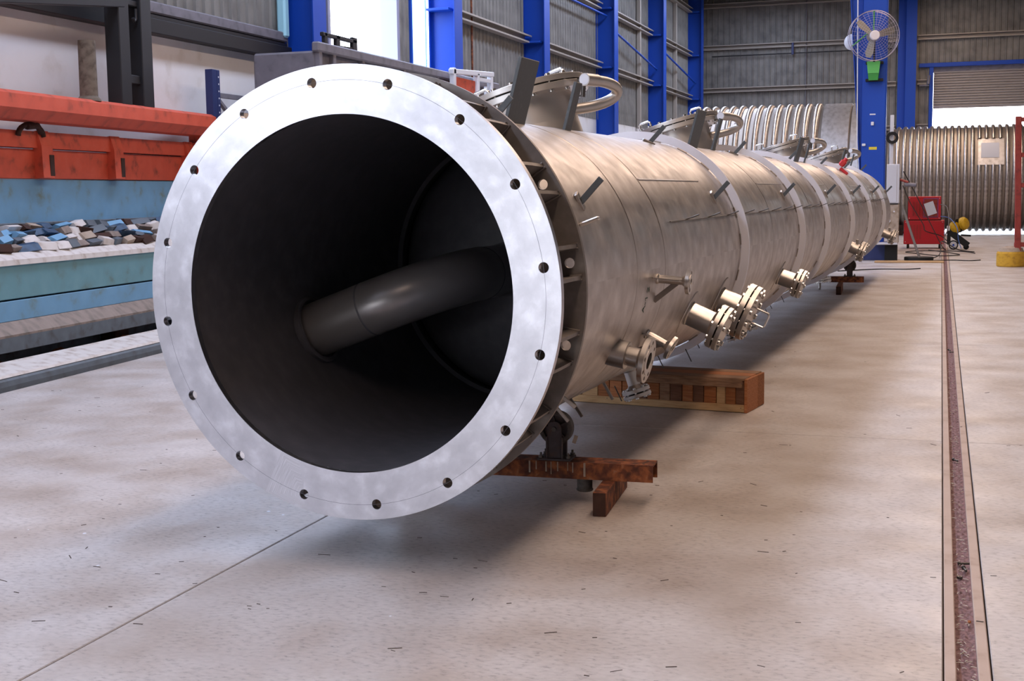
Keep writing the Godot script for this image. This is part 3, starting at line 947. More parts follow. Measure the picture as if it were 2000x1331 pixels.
func manway(u0: float) -> void:
	var phi := 106.0
	var x := Geo.along(Vector3(0, 0, -u0), vd(phi))
	var rn := 0.335
	var rf := 0.46
	var nk := part("manway", Geo.new().lathe(Transform3D(), PackedVector2Array([Vector2(rn + 0.012, 0.72), Vector2(rn, 0.95), Vector2(rn, 1.150), Vector2(rn - 0.015, 1.150), Vector2(rn - 0.015, 0.72)]), 64), M.satin, V, x)
	part("flange", Geo.new().lathe(Transform3D(), PackedVector2Array([Vector2(rn, 1.142), Vector2(rf - 0.003, 1.142), Vector2(rf, 1.145), Vector2(rf, 1.185), Vector2(rf - 0.003, 1.188), Vector2(rn - 0.015, 1.188)]), 72), M.satin, nk)
	part("gasket", Geo.new().lathe(Transform3D(), PackedVector2Array([Vector2(rf - 0.03, 1.188), Vector2(rf - 0.03, 1.198)]), 64), M.gasket, nk)
	part("lid", Geo.new().lathe(Transform3D(), PackedVector2Array([Vector2(0, 1.198), Vector2(rf - 0.003, 1.198), Vector2(rf, 1.201), Vector2(rf, 1.235), Vector2(rf - 0.003, 1.238), Vector2(0, 1.238)]), 72), M.satin, nk)
	var bm := hexbolt(0.1, 0.011)
	for k in 20:
		var f := TAU * (k + 0.5) / 20.0
		part("bolt", bm, M.bolt, nk, Transform3D(Basis(), Vector3(cos(f) * 0.425, 1.14, sin(f) * 0.425)))
	for s in [[-0.33, -0.05], [0.2, -0.25]]:
		var c := Vector3(s[0], 1.237, s[1])
		part("handle", Geo.new().tube([c + Vector3(-0.06, 0, 0), c + Vector3(-0.06, 0.1, 0), c + Vector3(-0.045, 0.12, 0), c + Vector3(0.045, 0.12, 0), c + Vector3(0.06, 0.1, 0), c + Vector3(0.06, 0, 0)], 0.012, 10), M.bolt, nk)
	# the swing arm: a capped pipe beside the lid that bends back under the flange
	var o := Vector3(0, 0, -(u0 - 3.45))
	var P := func(a: float, b: float, c: float) -> Vector3: return Vector3(a, b, -c) + o
	var arm := Geo.new().tube([P.call(0.19, 1.245, 3.22), P.call(0.235, 1.245, 3.36)], 0.044, 24)
	var bend := []
	var a0: Vector3 = P.call(0.225, 1.245, 3.34)
	var a1: Vector3 = P.call(0.40, 1.24, 3.62)
	var a2: Vector3 = P.call(0.36, 1.10, 3.66)
	var a3: Vector3 = P.call(0.05, 1.055, 3.4)
	for k in 17:
		var f := k / 16.0
		bend.append(a0.bezier_interpolate(a1, a2, a3, f))
	arm.tube(bend, 0.039, 20)
	part("swing_arm", shift(arm, x), M.satin, nk)
	part("arm_bracket", shift(Geo.new().bar(P.call(0.08, 1.24, 3.36), P.call(0.2, 1.235, 3.36), 0.05, 0.05, Vector3.UP, 0.006).cyl(P.call(0.17, 1.25, 3.28), P.call(0.16, 1.13, 3.28), 0.016, 10), x), M.bolt_dark, nk)
	part("end_cap", shift(Geo.new().cyl(P.call(0.189, 1.245, 3.216), P.call(0.19, 1.245, 3.221), 0.036, 24), x), M.white_paint, nk)


# ------------------------------------------------------------------ roller stands and crate
func caster(par: Node3D, c: Vector3, r: float, base: float, half := 0.048) -> void:      # a fixed castor: c is the hub, base the height of its plate
	var cs := part("caster", Geo.new().bx(Vector3(c.x, base + 0.007, c.z), Vector3(0.2, 0.014, 0.15), 0.003), M.caster, par)
	for s in [-1.0, 1.0]:
		var g := Geo.new()
		var poly := PackedVector2Array([Vector2(-0.048, 0), Vector2(0.048, 0), Vector2(0.042, c.y - base - 0.02)])
		for k in 9:
			var f := PI * k / 8.0
			poly.append(Vector2(cos(f) * 0.042, c.y - base - 0.01 + sin(f) * 0.042))
		poly.append(Vector2(-0.042, c.y - base - 0.02))
		g.prism(Transform3D(Basis(), Vector3(c.x, base + 0.012, c.z + s * half - 0.005)), poly, 0.01)
		g.bx(Vector3(c.x - 0.045, (c.y + base) * 0.5 - 0.02, c.z + s * (half + 0.008)), Vector3(0.01, c.y - base - 0.05, 0.02), 0.003)
		g.bx(Vector3(c.x + 0.045, (c.y + base) * 0.5 - 0.02, c.z + s * (half + 0.008)), Vector3(0.01, c.y - base - 0.05, 0.02), 0.003)
		part("fork", g, M.caster, cs)
	var wx := Transform3D(Basis(Vector3(1, 0, 0), Vector3(0, 0, 1), Vector3(0, -1, 0)), c)
	var hw := half - 0.012
	var w := Geo.new().lathe(wx, PackedVector2Array([Vector2(r - 0.024, -hw), Vector2(r - 0.006, -hw), Vector2(r, -hw + 0.008), Vector2(r, hw - 0.008), Vector2(r - 0.006, hw), Vector2(r - 0.024, hw), Vector2(r - 0.024, -hw)]), 48)
	part("tyre", w, M.tyre, cs)
	var hubg := Geo.new().lathe(wx, PackedVector2Array([Vector2(0, -hw), Vector2(0.034, -hw), Vector2(0.034, hw), Vector2(0, hw)]), 24)
	hubg.lathe(wx, PackedVector2Array([Vector2(0.03, 0.004), Vector2(r - 0.02, 0.004), Vector2(r - 0.02, -0.004), Vector2(0.03, -0.004)]), 32)
	for k in 5:
		var f := TAU * k / 5.0 + 0.5
		var d := Vector3(cos(f), sin(f), 0)
		hubg.bar(c + d * 0.03, c + d * (r - 0.02), 0.008, hw * 1.6, Vector3(0, 0, 1))
	part("hub", hubg, M.caster, cs)
	part("axle", Geo.new().lathe(wx, PackedVector2Array([Vector2(0, -half - 0.02), Vector2(0.014, -half - 0.02), Vector2(0.014, half + 0.02), Vector2(0, half + 0.02)]), 6), M.bolt_dark, cs)
	for q in [[-0.082, 0.055], [-0.082, -0.055], [0.082, 0.055], [0.082, -0.055]]:
		part("bolt", Geo.new().lathe(Transform3D(Basis(), Vector3(c.x + q[0], base + 0.012, c.z + q[1])), PackedVector2Array([Vector2(0, 0), Vector2(0.015, 0), Vector2(0.015, 0.016), Vector2(0.007, 0.016), Vector2(0.007, 0.034), Vector2(0, 0.034)]), 6), M.bolt_dark, cs)


func roller_beam(label: String, right: Vector3, turn: float, length: float, base: float, wheels: Array, r: float) -> Node3D:
	# right: the beam's right end at the front face, on the floor; in the beam's own axes it runs along -x
	var b := thing("roller_beam", label, "roller stand", right, turn, "roller stands under the vessel")
	var poly := PackedVector2Array([Vector2(0, base), Vector2(0, base + 0.1), Vector2(-0.155, base + 0.1), Vector2(-0.155, base), Vector2(-0.147, base), Vector2(-0.147, base + 0.09), Vector2(-0.008, base + 0.09), Vector2(-0.008, base)])
	part("channel", Geo.new().prism(Transform3D(Basis(Vector3(0, 0, 1), Vector3(0, 1, 0), Vector3(-1, 0, 0)), Vector3.ZERO), poly, length), M.rust, b)
	for q in [[-0.06, -0.04], [-0.05, -0.12], [-0.2, -0.035], [-0.19, -0.12], [-0.31, -0.12]]:
		part("bolt_hole", Geo.new().cyl(Vector3(q[0], base + 0.0985, q[1]), Vector3(q[0], base + 0.1006, q[1]), 0.009, 12), M.black, b)
	for w in wheels:
		caster(b, Vector3(w[0], w[1], -0.078), r, base + 0.1)
	return b


func build_stands() -> void:
	var b := roller_beam("rusty channel beam with a castor roller under the open flanged end of the vessel", Vector3(-1.527, 0, -7.09), 0.0352, 2.2, 0.139, [[-0.585, 0.425], [-1.53, 0.425]], 0.1)
	for q in [[-0.4, 0.012, 0.08], [-0.47, 0.006, 0.06], [-0.5, 0.005, 0.05], [-0.56, 0.008, 0.055], [-0.6, 0.006, 0.075], [-0.63, 0.009, 0.06], [-0.69, 0.007, 0.05], [-0.73, 0.01, 0.07]]:
		part("paint_run", Geo.new().bx(Vector3(q[0], 0.236 - q[2] * 0.5, 0.001), Vector3(q[1], q[2], 0.003), 0.001), M.concrete, b)
	part("foot", Geo.new().cyl(Vector3(-0.415, 0.065, -0.07), Vector3(-0.415, 0.15, -0.07), 0.045, 20, 0.008).cyl(Vector3(-0.415, 0.058, -0.07), Vector3(-0.415, 0.075, -0.07), 0.05, 20, 0.006), M.tyre, b)
	part("paper_tag", Geo.new().bar(Vector3(-0.47, 0.345, -0.03), Vector3(-0.455, 0.39, -0.035), 0.022, 0.006, Vector3(0, 0, 1)), M.concrete, b)
	roller_beam("dark rusty roller beam under the far end of the vessel, near the blue fan column", Vector3(-1.26, 0, -23.45), 0.0352, 2.2, 0.145, [[-0.245, 0.44], [-1.26, 0.44]], 0.11)
	var sl := func(label: String, c: Vector3, s: Vector3, turn: float) -> void:
		var t := thing("steel_sleeper", label, "sleeper", c, turn, "steel sleepers under the roller beams")
		part("web", Geo.new().bx(Vector3(0, s.y * 0.5, 0), s, 0.004), M.rust, t)
		part("burnt_end", Geo.new().bx(Vector3(0, s.y * 0.5, s.z * 0.5), Vector3(s.x * 0.94, s.y * 0.94, 0.004)), M.rust_dark, t)
	sl.call("rusty steel sleeper with a blackened end under the right of the near roller beam", Vector3(-1.79, 0, -7.155), Vector3(0.075, 0.138, 0.735), 0.07)
	sl.call("rusty steel sleeper under the hidden left half of the near roller beam", Vector3(-3.4, 0, -7.2), Vector3(0.075, 0.138, 0.7), 0.07)
	sl.call("short rusty sleeper under the right of the far roller beam", Vector3(-1.64, 0, -23.0), Vector3(0.085, 0.144, 1.1), 0.04)
	sl.call("rusty sleeper under the left half of the far roller beam", Vector3(-3.0, 0, -23.4), Vector3(0.085, 0.144, 1.0), 0.04)


func build_crate() -> void:
	var c := thing("timber_crate", "long crate of reddish timber offcuts lying across under the vessel", "crate", Vector3(-1.465, 0, -10.332))
	# own axes: x to the right along the front, z towards the camera; the right front bottom corner is the origin
	c.rotation.y = -0.1555
	var L := 2.15
	part("bottom_rail", Geo.new().bx(Vector3(-L * 0.5 - 0.01, 0.034, -0.015), Vector3(L, 0.06, 0.03), 0.004), M.wood_c, c)
	part("top_rail", Geo.new().bx(Vector3(-L * 0.5 - 0.012, 0.236, -0.014), Vector3(L - 0.03, 0.062, 0.032), 0.005), M.wood_e, c)
	var tones := ["wood_d", "wood_b", "wood_c", "wood_b", "wood_d", "wood_a", "wood_d", "wood_e", "wood_b", "wood_d", "wood_b", "wood_a", "wood_b", "wood_c", "wood_e", "wood_b", "wood_d", "wood_a", "wood_b", "wood_c"]
	var x := -0.012
	var i := 0
	while x > -L + 0.05:
		var w := 0.075 + 0.04 * fposmod(sin(i * 12.9) * 43.7, 1.0)
		if i in [10, 13]: w = 0.15
		part("slat", Geo.new().bx(Vector3(x - w * 0.5, 0.137, -0.032 - 0.006 * fposmod(i * 0.37, 1.0)), Vector3(w - 0.005, 0.24, 0.022), 0.003), M[tones[i % tones.size()]], c)
		x -= w
		i += 1
	part("end_board", Geo.new().bx(Vector3(0.002, 0.138, -0.155), Vector3(0.026, 0.276, 0.302), 0.004), M.wood_a, c)
	part("end_board", Geo.new().bx(Vector3(0.0, 0.138, -0.405), Vector3(0.026, 0.27, 0.19), 0.004), M.wood_b, c)
	part("end_board", Geo.new().bx(Vector3(-L, 0.138, -0.25), Vector3(0.026, 0.27, 0.48), 0.004), M.wood_a, c)
	for q in [[-0.085, 0.165, "wood_e"], [-0.255, 0.165, "wood_a"], [-0.42, 0.15, "wood_e"]]:
		part("top_board", Geo.new().bx(Vector3(-L * 0.5, 0.272, q[0]), Vector3(L - 0.02, 0.02, q[1]), 0.004), M[q[2]], c)
	part("back_board", Geo.new().bx(Vector3(-L * 0.5, 0.137, -0.48), Vector3(L, 0.26, 0.022), 0.003), M.wood_b, c)
	part("inner_block", Geo.new().bx(Vector3(-L * 0.5, 0.13, -0.26), Vector3(L - 0.1, 0.24, 0.38)), M.wood_d, c)
	for q in [[-0.02, 0.24], [-0.025, 0.04], [-0.9, 0.24], [-1.2, 0.05]]:
		part("nail", Geo.new().cyl(Vector3(q[0] - 0.01, q[1], 0.001), Vector3(q[0] - 0.01, q[1], 0.004), 0.004, 8), M.bolt_dark, c)


# ------------------------------------------------------------------ the machine on the left
func build_machine() -> void:
	var m := thing("plate_machine", "long press machine with red beams over blue painted bed panels at the left edge", "machine", Vector3(-8.28, 0, -9.72), 0.0941)
	var P := func(called: String, x0: float, x1: float, y0: float, y1: float, z0: float, z1: float, mt: String, bev := 0.012) -> MeshInstance3D:
		return part(called, Geo.new().bx(Vector3(-(x0 + x1) * 0.5, (y0 + y1) * 0.5, -(z0 + z1) * 0.5), Vector3(absf(x1 - x0), y1 - y0, absf(z1 - z0)), bev), M[mt], m)
	var z0 := -2.6
	var z1 := 6.6
	var along := Transform3D(Basis(Vector3(-1, 0, 0), Vector3(0, 1, 0), Vector3(0, 0, -1)), Vector3(0, 0, -z0))      # outline: x backwards, y up; drawn along the machine
	P.call("base", 0.75, 1.36, 0.0, 0.56, z0, z1, "grey_steel")
	part("plank", Geo.new().prism(along, PackedVector2Array([Vector2(0.45, 0.3), Vector2(0.75, 0.3), Vector2(0.75, 0.55), Vector2(0.6, 0.56), Vector2(0.46, 0.445)]), z1 - z0), M.grey_wood, m)
	part("kick_beam", Geo.new().prism(along, PackedVector2Array([Vector2(0.44, 0.28), Vector2(0.7, 0.24), Vector2(0.7, 0.38), Vector2(0.44, 0.425)]), z1 - z0), M.grey_steel, m)
	for z in [-2.0, 0.5, 3.2, 6.0]:
		P.call("leg", 0.55, 0.8, 0.0, 0.3, z - 0.15, z + 0.15, "rust_dark")
	P.call("lower_panel", 0.6, 1.36, 0.56, 0.768, z0, z1, "blue_paint", 0.006)
	P.call("front_panel", 0.598, 1.36, 0.786, 1.13, z0, z1, "teal_paint", 0.006)
	part("table_edge", Geo.new().prism(along, PackedVector2Array([Vector2(0.575, 1.13), Vector2(1.36, 1.13), Vector2(1.36, 1.25), Vector2(0.68, 1.25), Vector2(0.585, 1.185)]), z1 - z0), M.white_edge, m)
	P.call("upper_panel", 1.25, 1.36, 1.25, 2.02, z0, z1, "blue_paint", 0.006)
	P.call("panel_lip", 1.23, 1.3, 1.5, 1.54, z0, z1, "grey_steel", 0.01)
	P.call("apron", 1.24, 1.36, 2.03, 2.36, z0, z1, "red_paint", 0.006)
	part("apron_top", Geo.new().prism(along, PackedVector2Array([Vector2(1.19, 2.375), Vector2(1.36, 2.375), Vector2(1.36, 2.57), Vector2(1.2, 2.56)]), z1 - z0), M.red_paint, m)
	for z in [-0.6, 1.0, 2.76, 4.33, 6.3]:
		part("rib", Geo.new().prism(Transform3D(Basis(Vector3(-1, 0, 0), Vector3(0, 1, 0), Vector3(0, 0, -1)), Vector3(0, 0, -z + 0.1)), PackedVector2Array([Vector2(1.13, 2.04), Vector2(1.25, 2.03), Vector2(1.25, 2.56), Vector2(1.19, 2.57), Vector2(1.14, 2.4)]), 0.22), M.red_paint, m)
		P.call("rib_stain", 1.128, 1.14, 2.06, 2.3, z + 0.04, z + 0.13, "rust_dark", 0.004)
	part("top_beam", Geo.new().prism(along, PackedVector2Array([Vector2(0.88, 2.77), Vector2(1.0, 2.66), Vector2(1.3, 2.66), Vector2(1.3, 2.95), Vector2(0.96, 2.96), Vector2(0.89, 2.92)]), z1 - z0), M.red_paint, m)
	P.call("end_post", 0.9, 1.5, 0.0, 2.66, z0 - 0.3, z0, "red_paint")
	P.call("end_post", 0.95, 1.33, 0.0, 2.7, z1, z1 + 0.25, "red_paint")
	# torn sling hanging over the apron
	var arch := []
	for k in 13:
		var f := PI * k / 12.0
		arch.append(Vector3(-1.16, 2.5 + 0.13 * sin(f), -2.5 + 0.24 * cos(f)))
	solo("sling", Geo.new().tube(arch, 0.03, 8).tube([Vector3(-1.16, 2.55, -2.7), Vector3(-1.15, 2.62, -2.62), Vector3(-1.14, 2.6, -2.4)], 0.035, 8), M.rust_dark, "dark brown sling looped over the red apron at the far left", "sling", "", m.transform)
	# black frame of two posts and a brown pipe standing on the top beam
	var fr := thing("post_frame", "black steel frame of two posts with rungs standing on the red top beam", "frame", m.transform * Vector3(-1.05, 2.95, -4.5), 0.0941)
	part("post", Geo.new().bx(Vector3(0, 1.5, 0.22), Vector3(0.2, 3.0, 0.25), 0.01), M.dark_steel, fr)
	part("post", Geo.new().bx(Vector3(0, 1.5, -0.33), Vector3(0.2, 3.0, 0.27), 0.01), M.dark_steel, fr)
	part("rung", Geo.new().bx(Vector3(0, 0.335, -0.05), Vector3(0.12, 0.11, 0.4), 0.01), M.dark_steel, fr)
	part("rung", Geo.new().bx(Vector3(0, 1.28, -0.05), Vector3(0.12, 0.07, 0.4), 0.01), M.dark_steel, fr)
	part("arm", Geo.new().bar(Vector3(0.05, 1.24, 0.2), Vector3(0.05, 0.93, 2.9), 0.12, 0.1, Vector3.UP, 0.01), M.dark_steel, fr)
	part("hook", Geo.new().tube([Vector3(0.05, 1.22, -0.16), Vector3(0.05, 1.1, -0.16), Vector3(0.05, 1.06, -0.12), Vector3(0.05, 1.1, -0.09)], 0.02, 8), M.dark_steel, fr)
	solo("brown_pipe", Geo.new().lathe(Transform3D(Basis(), Vector3(-1.05, 2.95, -3.56)), PackedVector2Array([Vector2(0, 0), Vector2(0.14, 0), Vector2(0.13, 0.03), Vector2(0.105, 0.06), Vector2(0.1, 0.71), Vector2(0.08, 0.71), Vector2(0.08, 0.6), Vector2(0, 0.6)]), 24), M.brown_pipe, "short brown rusty pipe standing upright on the red top beam", "pipe", "", m.transform)
	# offcuts heaped on the table
	var kinds := []
	for k in 6:
		var g := Geo.new()
		var n := 5
		var poly := PackedVector2Array()
		for j in n:
			var f := TAU * j / n + rng.randf_range(-0.3, 0.3)
			poly.append(Vector2(cos(f) * rng.randf_range(0.06, 0.1), sin(f) * rng.randf_range(0.045, 0.075)))
		g.prism(Transform3D(Basis(), Vector3(0, 0, -0.09)), poly, 0.18)
		kinds.append(g.mesh())
	var tones := ["navy_scrap", "blue_paint", "white_edge", "grey_steel", "grey_wood", "rust_dark", "white_edge", "concrete"]
	M.navy_scrap = worn(hx("33506e"), hx("1a2430"), 0.5, 0.2, 1.5, 0.5, 141)
	for row in 4:
		var z := -1.6
		while z < 6.3:
			var w := rng.randf_range(0.16, 0.34)
			var y := 1.25 + 0.04 + row * 0.066
			var x := 0.74 + row * 0.13 + rng.randf_range(-0.02, 0.02)
			var b := Basis.from_euler(Vector3(rng.randf_range(-0.15, 0.15), rng.randf_range(-0.3, 0.3), rng.randf_range(-0.5, 0.5))) * Basis().scaled(Vector3(1.0, rng.randf_range(0.7, 1.0), w / 0.2))
			if z > -0.9:
				solo("offcut", kinds[rng.randi() % 6], M[tones[rng.randi() % tones.size()]], "small offcut in the heap on the machine table below the blue upper panel", "offcut", "offcuts heaped on the machine table", m.transform * Transform3D(b, Vector3(-x, y, -z)))
			z += w
	part("scrap_bed", Geo.new().prism(along, PackedVector2Array([Vector2(0.7, 1.24), Vector2(1.3, 1.24), Vector2(1.3, 1.46)]), z1 - z0), M.rust_dark, m)
	# rail lying on the floor in front, and rusty scale between it and the machine
	var rl := thing("floor_rail", "long low rail with a whitish top on the floor before the machine", "rail", m.position, 0.0941)
	part("body", Geo.new().prism(along, PackedVector2Array([Vector2(0.0, 0.0), Vector2(0.36, 0.0), Vector2(0.36, 0.19), Vector2(0.03, 0.135), Vector2(0.0, 0.1), Vector2(-0.01, 0.05)]), 11.5), M.grey_steel, rl)
	part("top_plank", Geo.new().prism(along, PackedVector2Array([Vector2(0.015, 0.128), Vector2(0.365, 0.19), Vector2(0.365, 0.212), Vector2(0.03, 0.152)]), 11.5), M.white_edge, rl)
	var g := Geo.new()
	var nz := noise(0.9, 15, 3)
	var prev := []
	for k in 70:
		var z := -2.4 + k * 0.13
		var row := []
		for j in 7:
			var h := 0.0 if j in [0, 6] else 0.06 + 0.13 * (0.5 + nz.get_noise_2d(z * 2.0, j * 0.6)) * sin(PI * j / 6.0)
			row.append(Vector3(-0.38 - j * 0.06, h, -z))
		if prev:
			for j in 6:
				var nn: Vector3 = (row[j + 1] - row[j]).cross(prev[j] - row[j]).normalized()
				if nn.y < 0: nn = -nn
				g.quad(row[j], row[j + 1], prev[j + 1], prev[j], nn)
		prev = row
	var sc := solo("rust_scale", g, M.rust, "brown rusty scale and dirt in the gap behind the floor rail", "dirt", "", m.transform)
	sc.set_meta("kind", "stuff")


func build_left_things() -> void:
	var rk := thing("pallet_rack", "dark blue slotted pallet rack uprights with grey braces against the white wall", "rack", Vector3(-9.9, 0, -16.35))
	for s in [[0.0, 3.6], [-1.72, 3.82]]:
		var u := part("upright", Geo.new().bx(Vector3(0, s[1] * 0.5, s[0] + 0.05), Vector3(0.12, s[1], 0.12), 0.006).bx(Vector3(0.0, s[1] * 0.5, s[0] - 0.07), Vector3(0.1, s[1], 0.08), 0.006), M.navy, rk)
		for k in 10:
			part("slot", Geo.new().bx(Vector3(0.0505, s[1] - 0.1 - k * 0.1, s[0] - 0.07), Vector3(0.002, 0.022, 0.02)), M.white_paint, u)
	part("brace", Geo.new().bx(Vector3(0, 3.25, -0.9), Vector3(0.05, 0.07, 1.6), 0.004), M.mid_grey, rk)
	part("brace", Geo.new().bar(Vector3(0, 3.2, -0.1), Vector3(0, 2.2, -1.6), 0.05, 0.06, Vector3.RIGHT, 0.004), M.mid_grey, rk)
	# grey steel body with a guard frame on top, in front of the bright opening
	var d := thing("steel_trough", "long grey steel conveyor trough with a dark guard frame before the bright opening", "trough", Vector3(-8.5, 0, -16.8))
	part("side", Geo.new().bx(Vector3(-0.5, 3.5, -3.9), Vector3(1.0, 0.7, 7.8), 0.03), M.mid_grey, d)
	part("top_rail", Geo.new().bx(Vector3(0.03, 3.9, -3.9), Vector3(0.12, 0.14, 7.9), 0.02), M.mid_grey, d)
	for z in [-0.05, -0.5, -1.5, -3.1, -4.6, -6.1, -7.75]:
		part("stiffener", Geo.new().bx(Vector3(0.03, 3.5, z), Vector3(0.08, 0.7, 0.09), 0.008), M.mid_grey, d)
	for z in [-0.4, -3.9, -7.4]:
		part("leg", Geo.new().bx(Vector3(-0.1, 1.58, z), Vector3(0.14, 3.15, 0.16), 0.01).bx(Vector3(-0.9, 1.58, z), Vector3(0.14, 3.15, 0.16), 0.01), M.dark_steel, d)
	var gd := part("guard_frame", Geo.new().bx(Vector3(-0.05, 4.12, -0.9), Vector3(0.06, 0.06, 1.15), 0.01), M.dark_steel, d)
	part("stile", Geo.new().bx(Vector3(-0.05, 4.0, -0.42), Vector3(0.06, 0.3, 0.09), 0.01), M.dark_steel, gd)
	part("stile", Geo.new().bx(Vector3(-0.05, 4.0, -0.82), Vector3(0.06, 0.3, 0.13), 0.01), M.dark_steel, gd)
	part("stile", Geo.new().bx(Vector3(-0.05, 4.0, -1.4), Vector3(0.06, 0.36, 0.16), 0.01), M.dark_steel, gd)
	part("crossbar", Geo.new().bar(Vector3(-0.05, 3.99, -0.85), Vector3(-0.05, 4.01, -1.38), 0.04, 0.035), M.dark_steel, gd)
	# white frame with a red and grey panel
	var w := thing("white_frame", "white square tube frame holding a red and grey panel, seen above the skirt rim", "frame", Vector3(-8.2, 0, -21.5))
	for s in [[0.0, 0.0], [0.0, -1.22], [0.0, -1.98]]:
		part("post", Geo.new().bx(Vector3(s[0], 2.0, s[1]), Vector3(0.09, 4.0, 0.11), 0.01), M.white_paint, w)
	part("rail", Geo.new().bar(Vector3(0, 3.93, 0.1), Vector3(0, 4.05, -2.1), 0.09, 0.09, Vector3.RIGHT, 0.01), M.white_paint, w)
	part("rail", Geo.new().bar(Vector3(0, 3.9, -1.25), Vector3(0, 3.91, -2.0), 0.07, 0.07, Vector3.RIGHT, 0.01), M.white_paint, w)
	part("red_panel", Geo.new().bx(Vector3(-0.03, 3.72, -0.6), Vector3(0.04, 0.28, 1.15), 0.005), M.red_paint, w)
	part("grey_panel", Geo.new().bx(Vector3(-0.02, 2.6, -0.6), Vector3(0.06, 1.95, 1.1), 0.005), M.mid_grey, w)
	part("hook", Geo.new().cyl(Vector3(0.06, 3.6, -1.55), Vector3(0.06, 3.78, -1.55), 0.035, 10), M.white_paint, w)


# ------------------------------------------------------------------ the far end of the hall
func coil_vessel(label: String, at: Vector3, r: float, len: float, ribs: Array, plain: Array, patch: Array) -> Node3D:
	# lies along x; r is the shell radius, the half-pipe coils stand proud of it
	var o := thing("coil_vessel", label, "vessel", at, 0.0)
	var ax := Transform3D(Basis(Vector3(0, 1, 0), Vector3(1, 0, 0), Vector3(0, 0, -1)), Vector3.ZERO)      # lathe axis along x, angle 0 upwards, a quarter turn = away from the camera
	part("shell", Geo.new().lathe(ax, PackedVector2Array([Vector2(0, -0.35), Vector2(r * 0.5, -0.28), Vector2(r * 0.85, -0.12), Vector2(r, 0.0), Vector2(r, len), Vector2(r * 0.85, len + 0.12), Vector2(0, len + 0.35)]), 96), M.coil_gap, o)
	var prof := PackedVector2Array()
	for k in 9:
		var f := PI * k / 8.0
		prof.append(Vector2(r - 0.01 + sin(f) * 0.1, -cos(f) * 0.085))
	var full := Geo.new().lathe(ax, prof, 72, true).mesh()
	var cut: ArrayMesh = null
	if patch:
		cut = Geo.new().lathe(ax, prof, 64, true, -PI / 2 + patch[3], -PI / 2 + patch[2] + TAU).mesh()
	for x in ribs:
		var c: bool = patch and x > patch[0] and x < patch[1]
		part("coil_rib", cut if c else full, M.coil, o, Transform3D(Basis(), Vector3(x, 0, 0)))
	for q in plain:
		part("plain_band", Geo.new().lathe(Transform3D(ax.basis, Vector3(q[0], 0, 0)), PackedVector2Array([Vector2(r - 0.01, 0), Vector2(r + 0.06, 0.0), Vector2(r + 0.06, q[1] - q[0]), Vector2(r - 0.01, q[1] - q[0])]), 96), M.coil_plain, o)
	for z in [-0.9, 0.9]:
		for x in [0.4, len - 0.6]:
			part("saddle_block", Geo.new().bx(Vector3(x, -at.y + (at.y - sqrt(r * r - 0.81)) * 0.5 - 0.03, z), Vector3(0.4, at.y - sqrt(r * r - 0.81), 0.5), 0.01), M.rust_dark, o)
	return o


